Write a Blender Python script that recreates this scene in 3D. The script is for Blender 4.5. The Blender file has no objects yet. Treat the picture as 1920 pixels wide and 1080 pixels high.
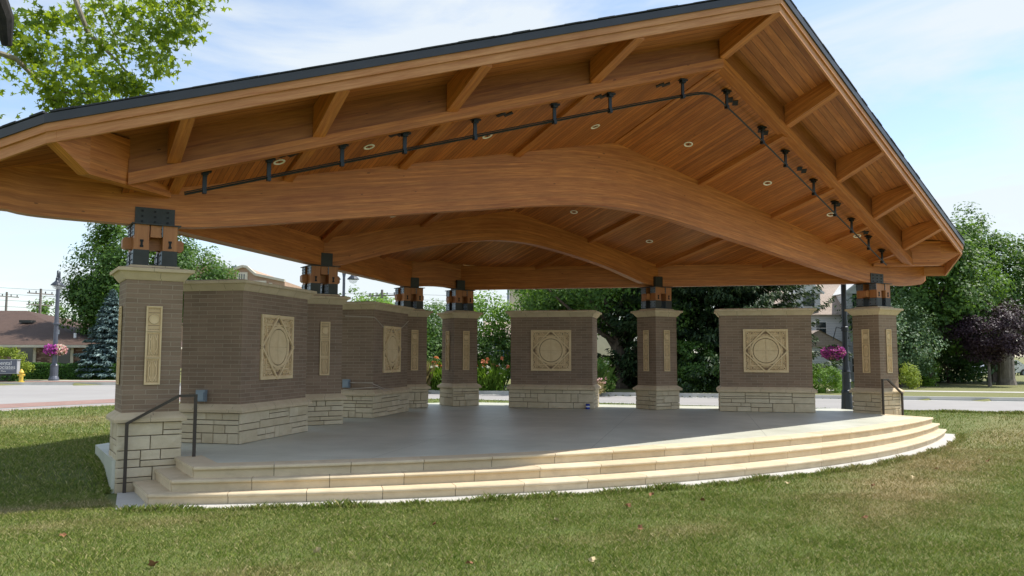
import bpy, math, random
import numpy as np
from mathutils import Vector, Matrix
sc = bpy.context.scene
rad = math.radians
# ------------------------------------------------------------------ camera
F_PX = 1531.43
CAM = (-10.571, -12.928, 1.454)
yaw, pit, rol = 0.56198, 0.081578, 0.002742
Fv = Vector((math.sin(yaw)*math.cos(pit), math.cos(yaw)*math.cos(pit), math.sin(pit)))
Rv = Vector((math.cos(yaw), -math.sin(yaw), 0)); Uv = Rv.cross(Fv)
R2 = Rv*math.cos(rol)+Uv*math.sin(rol); U2 = -Rv*math.sin(rol)+Uv*math.cos(rol)
cd = bpy.data.cameras.new('camera'); co = bpy.data.objects.new('camera', cd)
sc.collection.objects.link(co)
co.matrix_world = Matrix(((R2.x, U2.x, -Fv.x, CAM[0]), (R2.y, U2.y, -Fv.y, CAM[1]), (R2.z, U2.z, -Fv.z, CAM[2]), (0, 0, 0, 1)))
cd.sensor_fit = 'HORIZONTAL'; cd.sensor_width = 36; cd.lens = F_PX*36/1920
cd.clip_start = .1; cd.clip_end = 4000
sc.camera = co
# ------------------------------------------------------------------ light
SUN = Vector((0.60, -0.188, 1.0)).normalized()
sl = bpy.data.lights.new('sun', 'SUN'); sl.energy = 3.8; sl.angle = rad(.55); sl.color = (1, .955, .88)
so = bpy.data.objects.new('sun', sl); sc.collection.objects.link(so)
so.rotation_euler = SUN.to_track_quat('Z', 'Y').to_euler()
w = bpy.data.worlds.new('World'); sc.world = w; w.use_nodes = True
nt = w.node_tree; nt.nodes.clear()
def N(t, typ, **k):
    n = t.nodes.new(typ)
    for a, b in k.items(): setattr(n, a, b)
    return n
sky = N(nt, 'ShaderNodeTexSky', sky_type='NISHITA'); sky.sun_disc = False
sky.sun_elevation = math.asin(SUN.z); sky.sun_rotation = math.atan2(SUN.x, SUN.y)
sky.air_density = 1.0; sky.dust_density = .4; sky.ozone_density = 1.0
bg = N(nt, 'ShaderNodeBackground'); bg.inputs['Strength'].default_value = .134
out = N(nt, 'ShaderNodeOutputWorld')
tc = N(nt, 'ShaderNodeTexCoord'); mp = N(nt, 'ShaderNodeMapping'); mp.inputs['Scale'].default_value = (1.3, 1.3, 5.5)
mp.inputs['Rotation'].default_value = (.12, -.2, .5)
n1 = N(nt, 'ShaderNodeTexNoise'); n1.inputs['Scale'].default_value = 1.5; n1.inputs['Detail'].default_value = 9; n1.inputs['Roughness'].default_value = .58; n1.inputs['Distortion'].default_value = .5
cr = N(nt, 'ShaderNodeValToRGB'); cr.color_ramp.elements[0].position = .40; cr.color_ramp.elements[1].position = .60
cr.color_ramp.elements[0].color = (.10, .10, .10, 1); cr.color_ramp.elements[1].color = (.9, .9, .9, 1)
mx = N(nt, 'ShaderNodeMix', data_type='RGBA'); mx.inputs['B'].default_value = (3.9, 4.2, 4.4, 1)
nt.links.new(tc.outputs['Generated'], mp.inputs['Vector']); nt.links.new(mp.outputs[0], n1.inputs['Vector'])
nt.links.new(n1.outputs['Fac'], cr.inputs[0]); nt.links.new(cr.outputs[0], mx.inputs['Factor'])
nt.links.new(sky.outputs[0], mx.inputs['A']); nt.links.new(mx.outputs['Result'], bg.inputs['Color']); nt.links.new(bg.outputs[0], out.inputs[0])
sc.view_settings.view_transform = 'Standard'; sc.view_settings.look = 'None'
sc.view_settings.gamma = 1; sc.view_settings.exposure = 0.74
sc.render.engine = 'CYCLES'
sc.cycles.max_bounces = 10; sc.cycles.diffuse_bounces = 6; sc.cycles.transparent_max_bounces = 8

# ------------------------------------------------------------------ helpers
COL = sc.collection
PAR = []
def tag(o, label=None, cat=None, group=None, kind=None):
    if label: o['label'] = label
    if cat: o['category'] = cat
    if group: o['group'] = group
    if kind: o['kind'] = kind
    return o
def empty(name, loc=(0, 0, 0), rz=0, parent=None):
    o = bpy.data.objects.new(name, None); COL.objects.link(o); o.empty_display_size = .2
    if parent: o.parent = parent
    o.location = loc; o.rotation_euler = (0, 0, rz)
    return o
class MB:
    """collects faces; build() links ONE mesh object"""
    def __init__(s): s.v = []; s.f = []; s.uv = []; s.m = []; s.cm = 0
    def face(s, pts, uvs=None, m=None):
        i = len(s.v); s.v += [tuple(p) for p in pts]; s.f.append(tuple(range(i, i+len(pts))))
        if uvs is None:
            a = Vector(pts[1])-Vector(pts[0]); n = a.cross(Vector(pts[2])-Vector(pts[0]))
            if a.length < 1e-9: a = Vector((1, 0, 0))
            a.normalize(); b = n.cross(a)
            if b.length > 1e-12: b.normalize()
            o = Vector(pts[0]); uvs = [((Vector(p)-o).dot(a)+o.x*.37, (Vector(p)-o).dot(b)+o.z*.41) for p in pts]
        s.uv += list(uvs); s.m.append(s.cm if m is None else m)
    def box(s, c, d, rz=0, m=None, grain=None):
        cx, cy, cz = c; hx, hy, hz = d[0]/2, d[1]/2, d[2]/2; C_, S_ = math.cos(rz), math.sin(rz)
        def P(x, y, z): return (cx+C_*x-S_*y, cy+S_*x+C_*y, cz+z)
        o = cx*.7+cy*.3
        for (x, y, ux, uy, L, off) in ((0, -1, 1, 0, hx, 0), (1, 0, 0, 1, hy, 2*hx), (0, 1, -1, 0, hx, 2*hx+2*hy), (-1, 0, 0, -1, hy, 4*hx+2*hy)):
            px, py = x*hx, y*hy
            a = (px-ux*L, py-uy*L); b = (px+ux*L, py+uy*L)
            uvs = [(off, cz-hz), (off+2*L, cz-hz), (off+2*L, cz+hz), (off, cz+hz)]
            if grain == 'z': uvs = [(v, u+o) for u, v in uvs]
            s.face([P(a[0], a[1], -hz), P(b[0], b[1], -hz), P(b[0], b[1], hz), P(a[0], a[1], hz)], uvs, m)
        for z, od in ((hz, 1), (-hz, -1)):
            q = [P(-hx, -hy*od, z), P(hx, -hy*od, z), P(hx, hy*od, z), P(-hx, hy*od, z)]
            s.face(q, [(-hx, -hy), (hx, -hy), (hx, hy), (-hx, hy)] if hx >= hy else [(-hy, -hx), (-hy, hx), (hy, hx), (hy, -hx)], m)
    def bar(s, p, q, wd, ht, m=None, ends=True):
        """rectangular bar from p to q, width horizontal, height up; section centre on the line"""
        p, q = Vector(p), Vector(q); d = (q-p); L = d.length; d.normalize()
        h = Vector((-d.y, d.x, 0)); h = h.normalized() if h.length > 1e-6 else Vector((0, 1, 0))
        u = d.cross(h).normalized(); u = u if u.z >= 0 or abs(d.z) > .99 else -u
        if d.cross(h).dot(u) < 0: h = -h
        h = h*wd/2; u = u*ht/2; o = p.x*.9+p.z*.7
        def quad(a, b, v0, wdt):
            s.face([p+a, q+a, q+b, p+b], [(o, v0), (o+L, v0), (o+L, v0+wdt), (o, v0+wdt)], m)
        quad(h-u, h+u, 0, ht); quad(h+u, -h+u, ht, wd); quad(-h+u, -h-u, ht+wd, ht); quad(-h-u, h-u, 2*ht+wd, wd)
        if ends:
            s.face([p-h-u, p+h-u, p+h+u, p-h+u], None, m); s.face([q+h-u, q-h-u, q-h+u, q+h+u], None, m)
    def tube(s, pts, rr, n=8, m=None, cap=True):
        P = [Vector(p) for p in pts]; rr = rr if hasattr(rr, '__len__') else [rr]*len(P); rings = []; up = None; acc = 0
        for i, p in enumerate(P):
            d = (P[min(i+1, len(P)-1)]-P[max(i-1, 0)]).normalized()
            if up is None: up = d.orthogonal().normalized()
            up = (up-d*up.dot(d)).normalized(); b = d.cross(up)
            if i: acc += (p-P[i-1]).length
            rings.append(([p+(up*math.cos(2*math.pi*k/n)+b*math.sin(2*math.pi*k/n))*rr[i] for k in range(n)], acc))
        for (A, a0), (B, b0) in zip(rings, rings[1:]):
            for k in range(n):
                j = (k+1) % n; c = 2*math.pi*rr[0]/n
                s.face([A[k], A[j], B[j], B[k]], [(a0, k*c), (a0, (k+1)*c), (b0, (k+1)*c), (b0, k*c)], m)
        if cap: s.face(rings[0][0][::-1], None, m); s.face(rings[-1][0], None, m)
    def lathe(s, prof, c, n=20, m=None):
        """prof: list of (r, z)"""
        cx, cy = c
        for (r0, z0), (r1, z1) in zip(prof, prof[1:]):
            for k in range(n):
                a, b = 2*math.pi*k/n, 2*math.pi*(k+1)/n
                q = [(cx+r0*math.cos(a), cy+r0*math.sin(a), z0), (cx+r0*math.cos(b), cy+r0*math.sin(b), z0), (cx+r1*math.cos(b), cy+r1*math.sin(b), z1), (cx+r1*math.cos(a), cy+r1*math.sin(a), z1)]
                if r0 < 1e-6: q = [q[0], q[2], q[3]]
                elif r1 < 1e-6: q = q[:3]
                s.face(q, None, m)
    def prism(s, poly, z0, z1, m=None):
        n = len(poly)
        f0 = z0 if callable(z0) else (lambda x, y: z0); f1 = z1 if callable(z1) else (lambda x, y: z1)
        s.face([(x, y, f1(x, y)) for x, y in poly], [(x, y) for x, y in poly], m)
        s.face([(x, y, f0(x, y)) for x, y in poly[::-1]], [(x, y) for x, y in poly[::-1]], m)
        acc = 0
        for i in range(n):
            a, b = poly[i], poly[(i+1) % n]; L = math.hypot(b[0]-a[0], b[1]-a[1])
            pa, pb = (a[0], a[1], f0(*a)), (b[0], b[1], f0(*b)); qa, qb = (a[0], a[1], f1(*a)), (b[0], b[1], f1(*b))
            s.face([pa, pb, qb, qa], [(acc, pa[2]), (acc+L, pb[2]), (acc+L, qb[2]), (acc, qa[2])], m); acc += L
    def loft(s, c, rz, l, t, levels, m=None):
        """stack of rectangles: levels = (extra each side, z)"""
        C_, S_ = math.cos(rz), math.sin(rz); rings = []
        for e, z in levels:
            hx, hy = l/2+e, t/2+e
            rings.append(([(c[0]+C_*x-S_*y, c[1]+S_*x+C_*y, z) for x, y in ((-hx, -hy), (hx, -hy), (hx, hy), (-hx, hy))], hx, hy, z))
        v = 0
        for (A, ax, ay, az), (B, bx, by, bz) in zip(rings, rings[1:]):
            dv = math.hypot(bz-az, bx-ax); off = 0
            for k in range(4):
                j = (k+1) % 4; h0, h1 = (ax, bx) if k % 2 == 0 else (ay, by); o = off+h0
                s.face([A[k], A[j], B[j], B[k]], [(o-h0, v), (o+h0, v), (o+h1, v+dv), (o-h1, v+dv)], m); off += 2*h0
            v += dv
        s.face(rings[-1][0], None, m); s.face(rings[0][0][::-1], None, m)
    def build(s, name, mats, parent=None, smooth=False, loc=None):
        me = bpy.data.meshes.new(name); me.from_pydata(s.v, [], s.f)
        uvl = me.uv_layers.new(name='UVMap'); flat = np.array(s.uv, dtype=np.float32).ravel(); uvl.data.foreach_set('uv', flat)
        mats = mats if isinstance(mats, (list, tuple)) else [mats]
        for mm in mats: me.materials.append(mm)
        if len(mats) > 1: me.polygons.foreach_set('material_index', s.m)
        if smooth: me.polygons.foreach_set('use_smooth', [True]*len(s.f))
        me.update(); o = bpy.data.objects.new(name, me); COL.objects.link(o)
        if parent: o.parent = parent
        if loc: o.location = loc
        return o
def fast_mesh(name, V, counts, mats, parent=None, var=None, loops=None):
    me = bpy.data.meshes.new(name); nv = len(V); nf = len(counts); nl = int(np.sum(counts))
    me.vertices.add(nv); me.vertices.foreach_set('co', np.asarray(V, dtype=np.float32).ravel())
    me.loops.add(nl); me.loops.foreach_set('vertex_index', (np.arange(nl) if loops is None else loops).astype(np.int32))
    me.polygons.add(nf); st = np.concatenate([[0], np.cumsum(counts)[:-1]]).astype(np.int32)
    me.polygons.foreach_set('loop_start', st)
    try: me.polygons.foreach_set('loop_total', np.asarray(counts, dtype=np.int32))
    except Exception: pass
    if var is not None:
        a = me.attributes.new('var', 'FLOAT', 'POINT'); a.data.foreach_set('value', np.asarray(var, dtype=np.float32))
    for m in (mats if isinstance(mats, (list, tuple)) else [mats]): me.materials.append(m)
    me.update(calc_edges=True); me.validate()
    o = bpy.data.objects.new(name, me); COL.objects.link(o)
    if parent: o.parent = parent
    return o

# ------------------------------------------------------------------ materials
def mat(name):
    m = bpy.data.materials.new(name); m.use_nodes = True; t = m.node_tree
    b = t.nodes['Principled BSDF']; return m, t, b
def L(t, a, b): t.links.new(a, b)
def mathn(t, op, a, b=None, c=None):
    n = N(t, 'ShaderNodeMath', operation=op)
    for i, x in enumerate((a, b, c)):
        if x is None: continue
        if isinstance(x, (int, float)): n.inputs[i].default_value = x
        else: L(t, x, n.inputs[i])
    return n.outputs[0]
def ramp(t, fac, stops):
    r = N(t, 'ShaderNodeValToRGB'); e = r.color_ramp.elements
    while len(e) < len(stops): e.new(.5)
    for x, (p, c) in zip(e, stops): x.position = p; x.color = (*c, 1) if len(c) == 3 else c
    L(t, fac, r.inputs[0]); return r.outputs[0]
def mix(t, fac, a, b, blend='MIX'):
    n = N(t, 'ShaderNodeMix', data_type='RGBA', blend_type=blend)
    for k, x in (('Factor', fac), ('A', a), ('B', b)):
        if isinstance(x, (int, float)): n.inputs[k].default_value = x
        elif isinstance(x, tuple): n.inputs[k].default_value = (*x, 1) if len(x) == 3 else x
        else: L(t, x, n.inputs[k])
    return n.outputs['Result']
def noise(t, vec, scale, detail=4, rough=.55, mapscale=None, dist=0):
    n = N(t, 'ShaderNodeTexNoise'); n.inputs['Scale'].default_value = scale; n.inputs['Detail'].default_value = detail
    n.inputs['Roughness'].default_value = rough; n.inputs['Distortion'].default_value = dist
    if mapscale:
        mp_ = N(t, 'ShaderNodeMapping'); mp_.inputs['Scale'].default_value = mapscale; L(t, vec, mp_.inputs[0]); vec = mp_.outputs[0]
    L(t, vec, n.inputs['Vector']); return n.outputs['Fac']
def bump(t, b, h, strength=.3, dist=.01):
    n = N(t, 'ShaderNodeBump'); n.inputs['Strength'].default_value = strength; n.inputs['Distance'].default_value = dist
    L(t, h, n.inputs['Height']); L(t, n.outputs[0], b.inputs['Normal'])
def coords(t):
    n = N(t, 'ShaderNodeTexCoord'); return n.outputs['UV'], n.outputs['Object']
def simple(name, c, rough=.6, metal=0, var=.12, scale=3, bmp=0):
    m, t, b = mat(name); uv, ob = coords(t)
    f = noise(t, ob, scale, 5)
    col = ramp(t, f, [(.3, tuple(x*(1-var) for x in c)), (.7, tuple(min(1, x*(1+var)) for x in c))])
    L(t, col, b.inputs['Base Color']); b.inputs['Roughness'].default_value = rough; b.inputs['Metallic'].default_value = metal
    if bmp: bump(t, b, noise(t, ob, 60, 4), bmp, .004)
    return m
def wood(name, dark, light, plank=0, lam=.0, rough=.5, knot=1.0, gap=.035, blotch=.35):
    m, t, b = mat(name); uv, ob = coords(t)
    sep = N(t, 'ShaderNodeSeparateXYZ'); L(t, uv, sep.inputs[0]); u, v = sep.outputs[0], sep.outputs[1]
    if plank:
        idx = mathn(t, 'FLOOR', mathn(t, 'DIVIDE', v, plank)); fr = mathn(t, 'FRACT', mathn(t, 'DIVIDE', v, plank))
    else: idx = mathn(t, 'FLOOR', mathn(t, 'DIVIDE', v, .042 if lam else 50))
    wn = N(t, 'ShaderNodeTexWhiteNoise', noise_dimensions='1D'); L(t, idx, wn.inputs['W'])
    cmb = N(t, 'ShaderNodeCombineXYZ'); L(t, mathn(t, 'ADD', u, mathn(t, 'MULTIPLY', wn.outputs[0], 7.3)), cmb.inputs[0]); L(t, v, cmb.inputs[1]); L(t, wn.outputs[0], cmb.inputs[2])
    g = noise(t, cmb.outputs[0], 1, 9, .62, (2.0, 26, 3), .35)
    g2 = noise(t, cmb.outputs[0], 1, 3, .5, (.5, 3.2, 1), .2)
    mid = tuple((a+c)/2 for a, c in zip(dark, light))
    col = ramp(t, mathn(t, 'ADD', mathn(t, 'MULTIPLY', g, .7), mathn(t, 'MULTIPLY', g2, .3)), [(.34, dark), (.5, mid), (.64, light)])
    if plank or lam:
        k = mathn(t, 'MULTIPLY_ADD', wn.outputs[0], .42 if plank else .22, .78 if plank else .89)
        cc = N(t, 'ShaderNodeCombineColor'); [L(t, k, cc.inputs[i]) for i in range(3)]
        col = mix(t, 1, col, cc.outputs[0], 'MULTIPLY')
    if lam:
        fl = mathn(t, 'FRACT', mathn(t, 'DIVIDE', v, .042)); col = mix(t, mathn(t, 'MULTIPLY', mathn(t, 'LESS_THAN', fl, .09), .30), col, dark)
    bl = noise(t, ob, .55, 4, .6)
    col = mix(t, mathn(t, 'MULTIPLY', ramp_val(t, bl, .45, .75), blotch), col, tuple(x*.55 for x in dark))
    if knot:
        vo = N(t, 'ShaderNodeTexVoronoi', feature='F1'); vo.inputs['Scale'].default_value = 1
        mp_ = N(t, 'ShaderNodeMapping'); mp_.inputs['Scale'].default_value = (2.6, 7, 1); L(t, uv, mp_.inputs[0]); L(t, mp_.outputs[0], vo.inputs['Vector'])
        wn2 = N(t, 'ShaderNodeTexWhiteNoise'); L(t, vo.outputs['Position'], wn2.inputs['Vector'])
        kn = mathn(t, 'MULTIPLY', mathn(t, 'LESS_THAN', vo.outputs['Distance'], mathn(t, 'MULTIPLY', wn2.outputs['Value'], .10)), mathn(t, 'GREATER_THAN', wn2.outputs['Value'], .42))
        col = mix(t, mathn(t, 'MULTIPLY', kn, .75*knot), col, (.05, .015, .005))
    h = g
    if plank:
        ed = mathn(t, 'MAXIMUM', mathn(t, 'LESS_THAN', fr, gap), mathn(t, 'GREATER_THAN', fr, 1-gap))
        col = mix(t, mathn(t, 'MULTIPLY', ed, .72), col, (.03, .011, .004))
        h = mathn(t, 'SUBTRACT', mathn(t, 'MULTIPLY', g, .2), ed)
    L(t, col, b.inputs['Base Color']); b.inputs['Roughness'].default_value = rough
    bump(t, b, h, .25 if not plank else .6, .004)
    return m
def ramp_val(t, f, a, c):
    n = N(t, 'ShaderNodeMapRange'); n.inputs['From Min'].default_value = a; n.inputs['From Max'].default_value = c; L(t, f, n.inputs['Value']); return n.outputs[0]
def brick_mat(name, c1, c2, mortar, bw=.305, rh=.0678, ms=.009, soft=1.):
    m, t, b = mat(name); uv, ob = coords(t)
    br = N(t, 'ShaderNodeTexBrick'); L(t, uv, br.inputs['Vector']); br.offset = .5; br.offset_frequency = 2
    for k, x in (('Scale', 1), ('Mortar Size', ms/2), ('Mortar Smooth', .1), ('Bias', -.1), ('Brick Width', bw), ('Row Height', rh)): br.inputs[k].default_value = x
    for k, x in (('Color1', c1), ('Color2', c2), ('Mortar', mortar)): br.inputs[k].default_value = (*x, 1)
    f = noise(t, ob, 1.3, 6); f2 = noise(t, ob, 70, 3)
    col = mix(t, mathn(t, 'MULTIPLY', f2, .35), br.outputs['Color'], tuple(x*.6 for x in c1))
    col = mix(t, mathn(t, 'MULTIPLY', ramp_val(t, f, .4, .75), .28), col, tuple(x*1.5 for x in c2))
    L(t, col, b.inputs['Base Color']); b.inputs['Roughness'].default_value = .85
    bump(t, b, mathn(t, 'SUBTRACT', mathn(t, 'MULTIPLY', f2, .35), br.outputs['Fac']), .7, .006)
    return m
def stone_mat(name, a, c, joint=0, island=True, bmp=.5, bscale=14, streak=.25):
    m, t, b = mat(name); uv, ob = coords(t)
    f = noise(t, ob, 4.5, 8, .62); f2 = noise(t, ob, bscale, 8, .6, None, .6)
    col = ramp(t, f, [(.3, a), (.7, c)])
    if island:
        g = N(t, 'ShaderNodeNewGeometry'); k = g.outputs['Random Per Island']
        col = mix(t, mathn(t, 'MULTIPLY', k, .45), col, tuple(x*y for x, y in zip(a, (.80, .74, .62))))
    st = noise(t, ob, 1.2, 5, .6, (2, 2, 7))
    col = mix(t, mathn(t, 'MULTIPLY', ramp_val(t, st, .52, .75), streak), col, tuple(x*.5 for x in a))
    h = f2
    if joint:
        sep = N(t, 'ShaderNodeSeparateXYZ'); L(t, uv, sep.inputs[0])
        fr = mathn(t, 'FRACT', mathn(t, 'DIVIDE', mathn(t, 'ADD', sep.outputs[0], .16), joint))
        ed = mathn(t, 'LESS_THAN', fr, .006/joint)
        col = mix(t, mathn(t, 'MULTIPLY', ed, .75), col, (.08, .06, .04))
    L(t, col, b.inputs['Base Color']); b.inputs['Roughness'].default_value = .88
    bump(t, b, h, bmp, .02 if bscale < 30 else .004)
    return m
def leaf_mat(name, dark, mid, light, trans=.35, patch=.8, rough=.55):
    m, t, b = mat(name)
    at = N(t, 'ShaderNodeAttribute', attribute_name='var'); ob = N(t, 'ShaderNodeTexCoord').outputs['Object']
    f = mathn(t, 'ADD', mathn(t, 'MULTIPLY', at.outputs['Fac'], .6), mathn(t, 'MULTIPLY', noise(t, ob, patch, 3), .45))
    col = ramp(t, f, [(.2, dark), (.52, mid), (.85, light)])
    L(t, col, b.inputs['Base Color']); b.inputs['Roughness'].default_value = rough
    b.inputs['Specular IOR Level'].default_value = .35
    if trans:
        tr = N(t, 'ShaderNodeBsdfTranslucent'); tcol = mix(t, .55, col, tuple(min(1, x) for x in (light[0]*1.6, light[1]*1.6, light[2]*.8))); L(t, tcol, tr.inputs[0])
        ms = N(t, 'ShaderNodeMixShader'); ms.inputs[0].default_value = trans; L(t, b.outputs[0], ms.inputs[1]); L(t, tr.outputs[0], ms.inputs[2])
        L(t, ms.outputs[0], t.nodes['Material Output'].inputs[0])
    return m
M = {}
M['brick'] = brick_mat('brown_brick', (.215, .144, .095), (.290, .200, .135), (.355, .285, .205), ms=.0105)
M['stone'] = stone_mat('split_limestone', (.55, .46, .315), (.70, .60, .43), bmp=.75, bscale=9)
M['core'] = simple('dark_mortar', (.10, .085, .065), .95)
M['cast'] = stone_mat('cast_limestone', (.53, .415, .265), (.63, .505, .335), joint=.62, island=False, bmp=.15, bscale=60, streak=.12)
M['step'] = stone_mat('step_limestone', (.57, .465, .315), (.69, .575, .40), island=True, bmp=.2, bscale=60, streak=.4)
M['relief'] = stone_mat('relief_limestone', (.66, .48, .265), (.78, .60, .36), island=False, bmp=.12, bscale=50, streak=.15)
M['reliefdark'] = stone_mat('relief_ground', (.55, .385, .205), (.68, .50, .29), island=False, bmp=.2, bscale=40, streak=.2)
M['groove_shade'] = simple('groove_dirt_shade', (.23, .155, .09), .95)  # dark line tone: joints, dirt and relief shade put into the colour
M['beam'] = wood('glulam_beam', (.35, .098, .016), (.63, .240, .054), lam=1, rough=.5, knot=.8)
M['ceiling'] = wood('ceiling_boards', (.31, .082, .012), (.56, .195, .040), plank=.085, rough=.5, knot=.9, gap=.05, blotch=.25)
M['soffit'] = wood('soffit_boards', (.30, .088, .018), (.56, .215, .060), plank=.14, rough=.5, knot=1)
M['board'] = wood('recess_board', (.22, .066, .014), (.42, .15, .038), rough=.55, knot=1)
M['fascia'] = wood('fascia_board', (.42, .15, .042), (.64, .30, .118), rough=.55, knot=.4, blotch=.2)
M['post'] = wood('bracket_timber', (.36, .13, .040), (.50, .215, .075), rough=.5, knot=.3)
M['steel'] = simple('dark_steel', (.045, .047, .043), .5, .4, .2, 5)
M['galv'] = simple('grey_steel_flange', (.16, .19, .22), .4, .7, .2, 8)
M['bolt'] = simple('black_bolt', (.015, .015, .015), .5, .5)
M['metal_edge'] = simple('slate_metal_edge', (.045, .047, .055), .45, .3, .1, 2)
M['shingle'] = simple('roof_shingle', (.032, .034, .042), .9, 0, .3, 6, .4)
M['pipe'] = simple('black_pipe', (.025, .03, .032), .4, .5)
M['lampglass'] = simple('downlight_reflector', (.86, .84, .72), .3, .0)
M['black'] = simple('black', (.012, .012, .012), .6)
M['railing'] = simple('brown_railing_paint', (.05, .038, .03), .4, .2)
M['box_grey'] = simple('grey_box', (.22, .27, .32), .45, .2)
M['cable'] = simple('cable', (.5, .43, .36), .7)
M['white'] = simple('white_paint', (.72, .72, .70), .6, 0, .06)
M['bark'] = None
def concrete(name, a, c, scale=.6, rough=.8, blend=None, joints=None, rot=0, crack=0):
    m, t, b = mat(name); uv, ob = coords(t)
    f = noise(t, ob, scale, 9, .6, None, .4); f2 = noise(t, ob, 45, 4); f3 = noise(t, ob, scale*5, 5)
    col = ramp(t, mathn(t, 'ADD', mathn(t, 'MULTIPLY', f, .7), mathn(t, 'MULTIPLY', f3, .3)), [(.32, a), (.68, c)])
    col = mix(t, mathn(t, 'MULTIPLY', f2, .25), col, tuple(x*.7 for x in a))
    if joints:
        mp_ = N(t, 'ShaderNodeMapping'); mp_.inputs['Rotation'].default_value = (0, 0, rot); L(t, ob, mp_.inputs[0])
        sep = N(t, 'ShaderNodeSeparateXYZ'); L(t, mp_.outputs[0], sep.inputs[0]); ed = None
        for i in (0, 1):
            fr = mathn(t, 'FRACT', mathn(t, 'DIVIDE', sep.outputs[i], joints)); e = mathn(t, 'LESS_THAN', fr, .010/joints)
            ed = e if ed is None else mathn(t, 'MAXIMUM', ed, e)
        col = mix(t, mathn(t, 'MULTIPLY', ed, .6), col, tuple(x*.35 for x in a))
    L(t, col, b.inputs['Base Color']); b.inputs['Roughness'].default_value = rough
    bump(t, b, f2, .15, .003); return m
M['floor'] = concrete('stage_concrete', (.43, .44, .36), (.71, .71, .60), .38, .42, joints=2.85, rot=rad(45))
M['apron'] = concrete('pale_concrete', (.42, .405, .37), (.56, .545, .50), 1.2)
M['road'] = concrete('road_concrete', (.27, .255, .245), (.35, .335, .32), .15)
M['walk'] = concrete('sidewalk_concrete', (.42, .40, .36), (.55, .52, .47), .5)
M['kerb'] = concrete('kerb_concrete', (.44, .43, .40), (.55, .54, .5), 1.)
M['paver'] = brick_mat('red_paver', (.26, .15, .125), (.32, .20, .165), (.3, .25, .2), .2, .1, .006)
def bark(name, a, c, sc_=6):
    m, t, b = mat(name); uv, ob = coords(t); f = noise(t, ob, sc_, 7, .65, (1, 1, .3), .5)
    L(t, ramp(t, f, [(.35, a), (.65, c)]), b.inputs['Base Color']); b.inputs['Roughness'].default_value = .95; bump(t, b, f, .8, .03); return m
M['bark'] = bark('brown_bark', (.05, .038, .028), (.14, .11, .085))
M['barkgrey'] = bark('grey_bark', (.10, .09, .075), (.24, .21, .18))
M['barksyc'] = bark('mottled_sycamore_bark', (.11, .085, .06), (.40, .35, .28), 4)

# ------------------------------------------------------------------ terrain
def smooth(a, b, x):
    t = min(1, max(0, (x-a)/(b-a))); return t*t*(3-2*t)
NEAR = [(-90, -30), (-40, 2.5), (-10.4, 14.8), (-7.3, 16.2), (-2, 17.3), (1.5, 16.3), (4.5, 13.2), (12.6, 1.5), (14.3, -.9), (60, -62)]
FAR = [(-120, 99), (-10.3, 40.8), (-4.8, 37.9), (-1, 34.5), (1.6, 28), (4.2, 23), (7.2, 19.5), (11, 15.8), (26.7, 0), (90, -64)]
def side(poly, x, y):
    """signed distance to an open polyline, positive on the camera's side"""
    x = np.asarray(x, float); y = np.asarray(y, float); best = np.full(x.shape, 1e9); sg = np.ones(x.shape)
    for (ax, ay), (bx, by) in zip(poly, poly[1:]):
        dx, dy = bx-ax, by-ay; t = np.clip(((x-ax)*dx+(y-ay)*dy)/(dx*dx+dy*dy), 0, 1)
        px, py = ax+t*dx, ay+t*dy; d = np.hypot(x-px, y-py); cr_ = dx*(y-ay)-dy*(x-ax)
        up = d < best-1e-9; best = np.where(up, d, best); sg = np.where(up, np.where(cr_ > 0, -1, 1), sg)
    return best*sg
def gz(x, y):
    x = np.asarray(x, float); y = np.asarray(y, float)
    q = y+.5*np.maximum(0, x-7.5)+1.1*np.clip((-x-8.3)/.7, 0, 1)*np.clip((y+.3)/.8, 0, 1)-.12*np.maximum(0, -x-9); t = np.clip((q+.6)/3.1, 0, 1); t = t*t*(3-2*t)
    h = -.455+.255*t
    d = side(NEAR, x, y); h = h+(-.19-h)*np.clip(1-d/2.5, 0, 1)*(d > 0)
    u = .015*np.sin(x*.9+1)*np.sin(y*.7)
    h = h+u*np.clip(d/3, 0, 1)
    h = np.where(d < 0.02, -.46, h)
    h = np.where((np.abs(x) < 9.25) & (y < -.35) & (y > -3.6), np.minimum(h, -.462), h)
    f = side(FAR, x, y)
    h = np.where(f < -.02, -.17, h)
    return h
xs = np.concatenate([np.array([-1500, -900, -500, -300, -200, -140, -100, -70, -50, -38, -30, -25, -21]), np.arange(-18, 20.01, .22), np.array([21, 22.5, 24, 26, 28, 31, 35, 40, 46, 54, 65, 80, 110, 160, 240, 400, 800, 1500])])
ys = np.concatenate([np.array([-1500, -600, -250, -120, -70, -45, -32, -25, -20, -17]), np.arange(-15, 20.01, .22), np.array([21, 22, 23.5, 25, 27, 29, 31, 33, 35, 37, 39, 41, 43, 46, 50, 56, 64, 75, 95, 130, 200, 350, 700, 1500])])
X, Y = np.meshgrid(xs, ys); Z = gz(X, Y); nx, ny = len(xs), len(ys)
V = np.stack([X, Y, Z], -1).reshape(-1, 3); i = np.arange(nx*ny).reshape(ny, nx)
Q = np.stack([i[:-1, :-1], i[:-1, 1:], i[1:, 1:], i[1:, :-1]], -1).reshape(-1)
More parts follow.
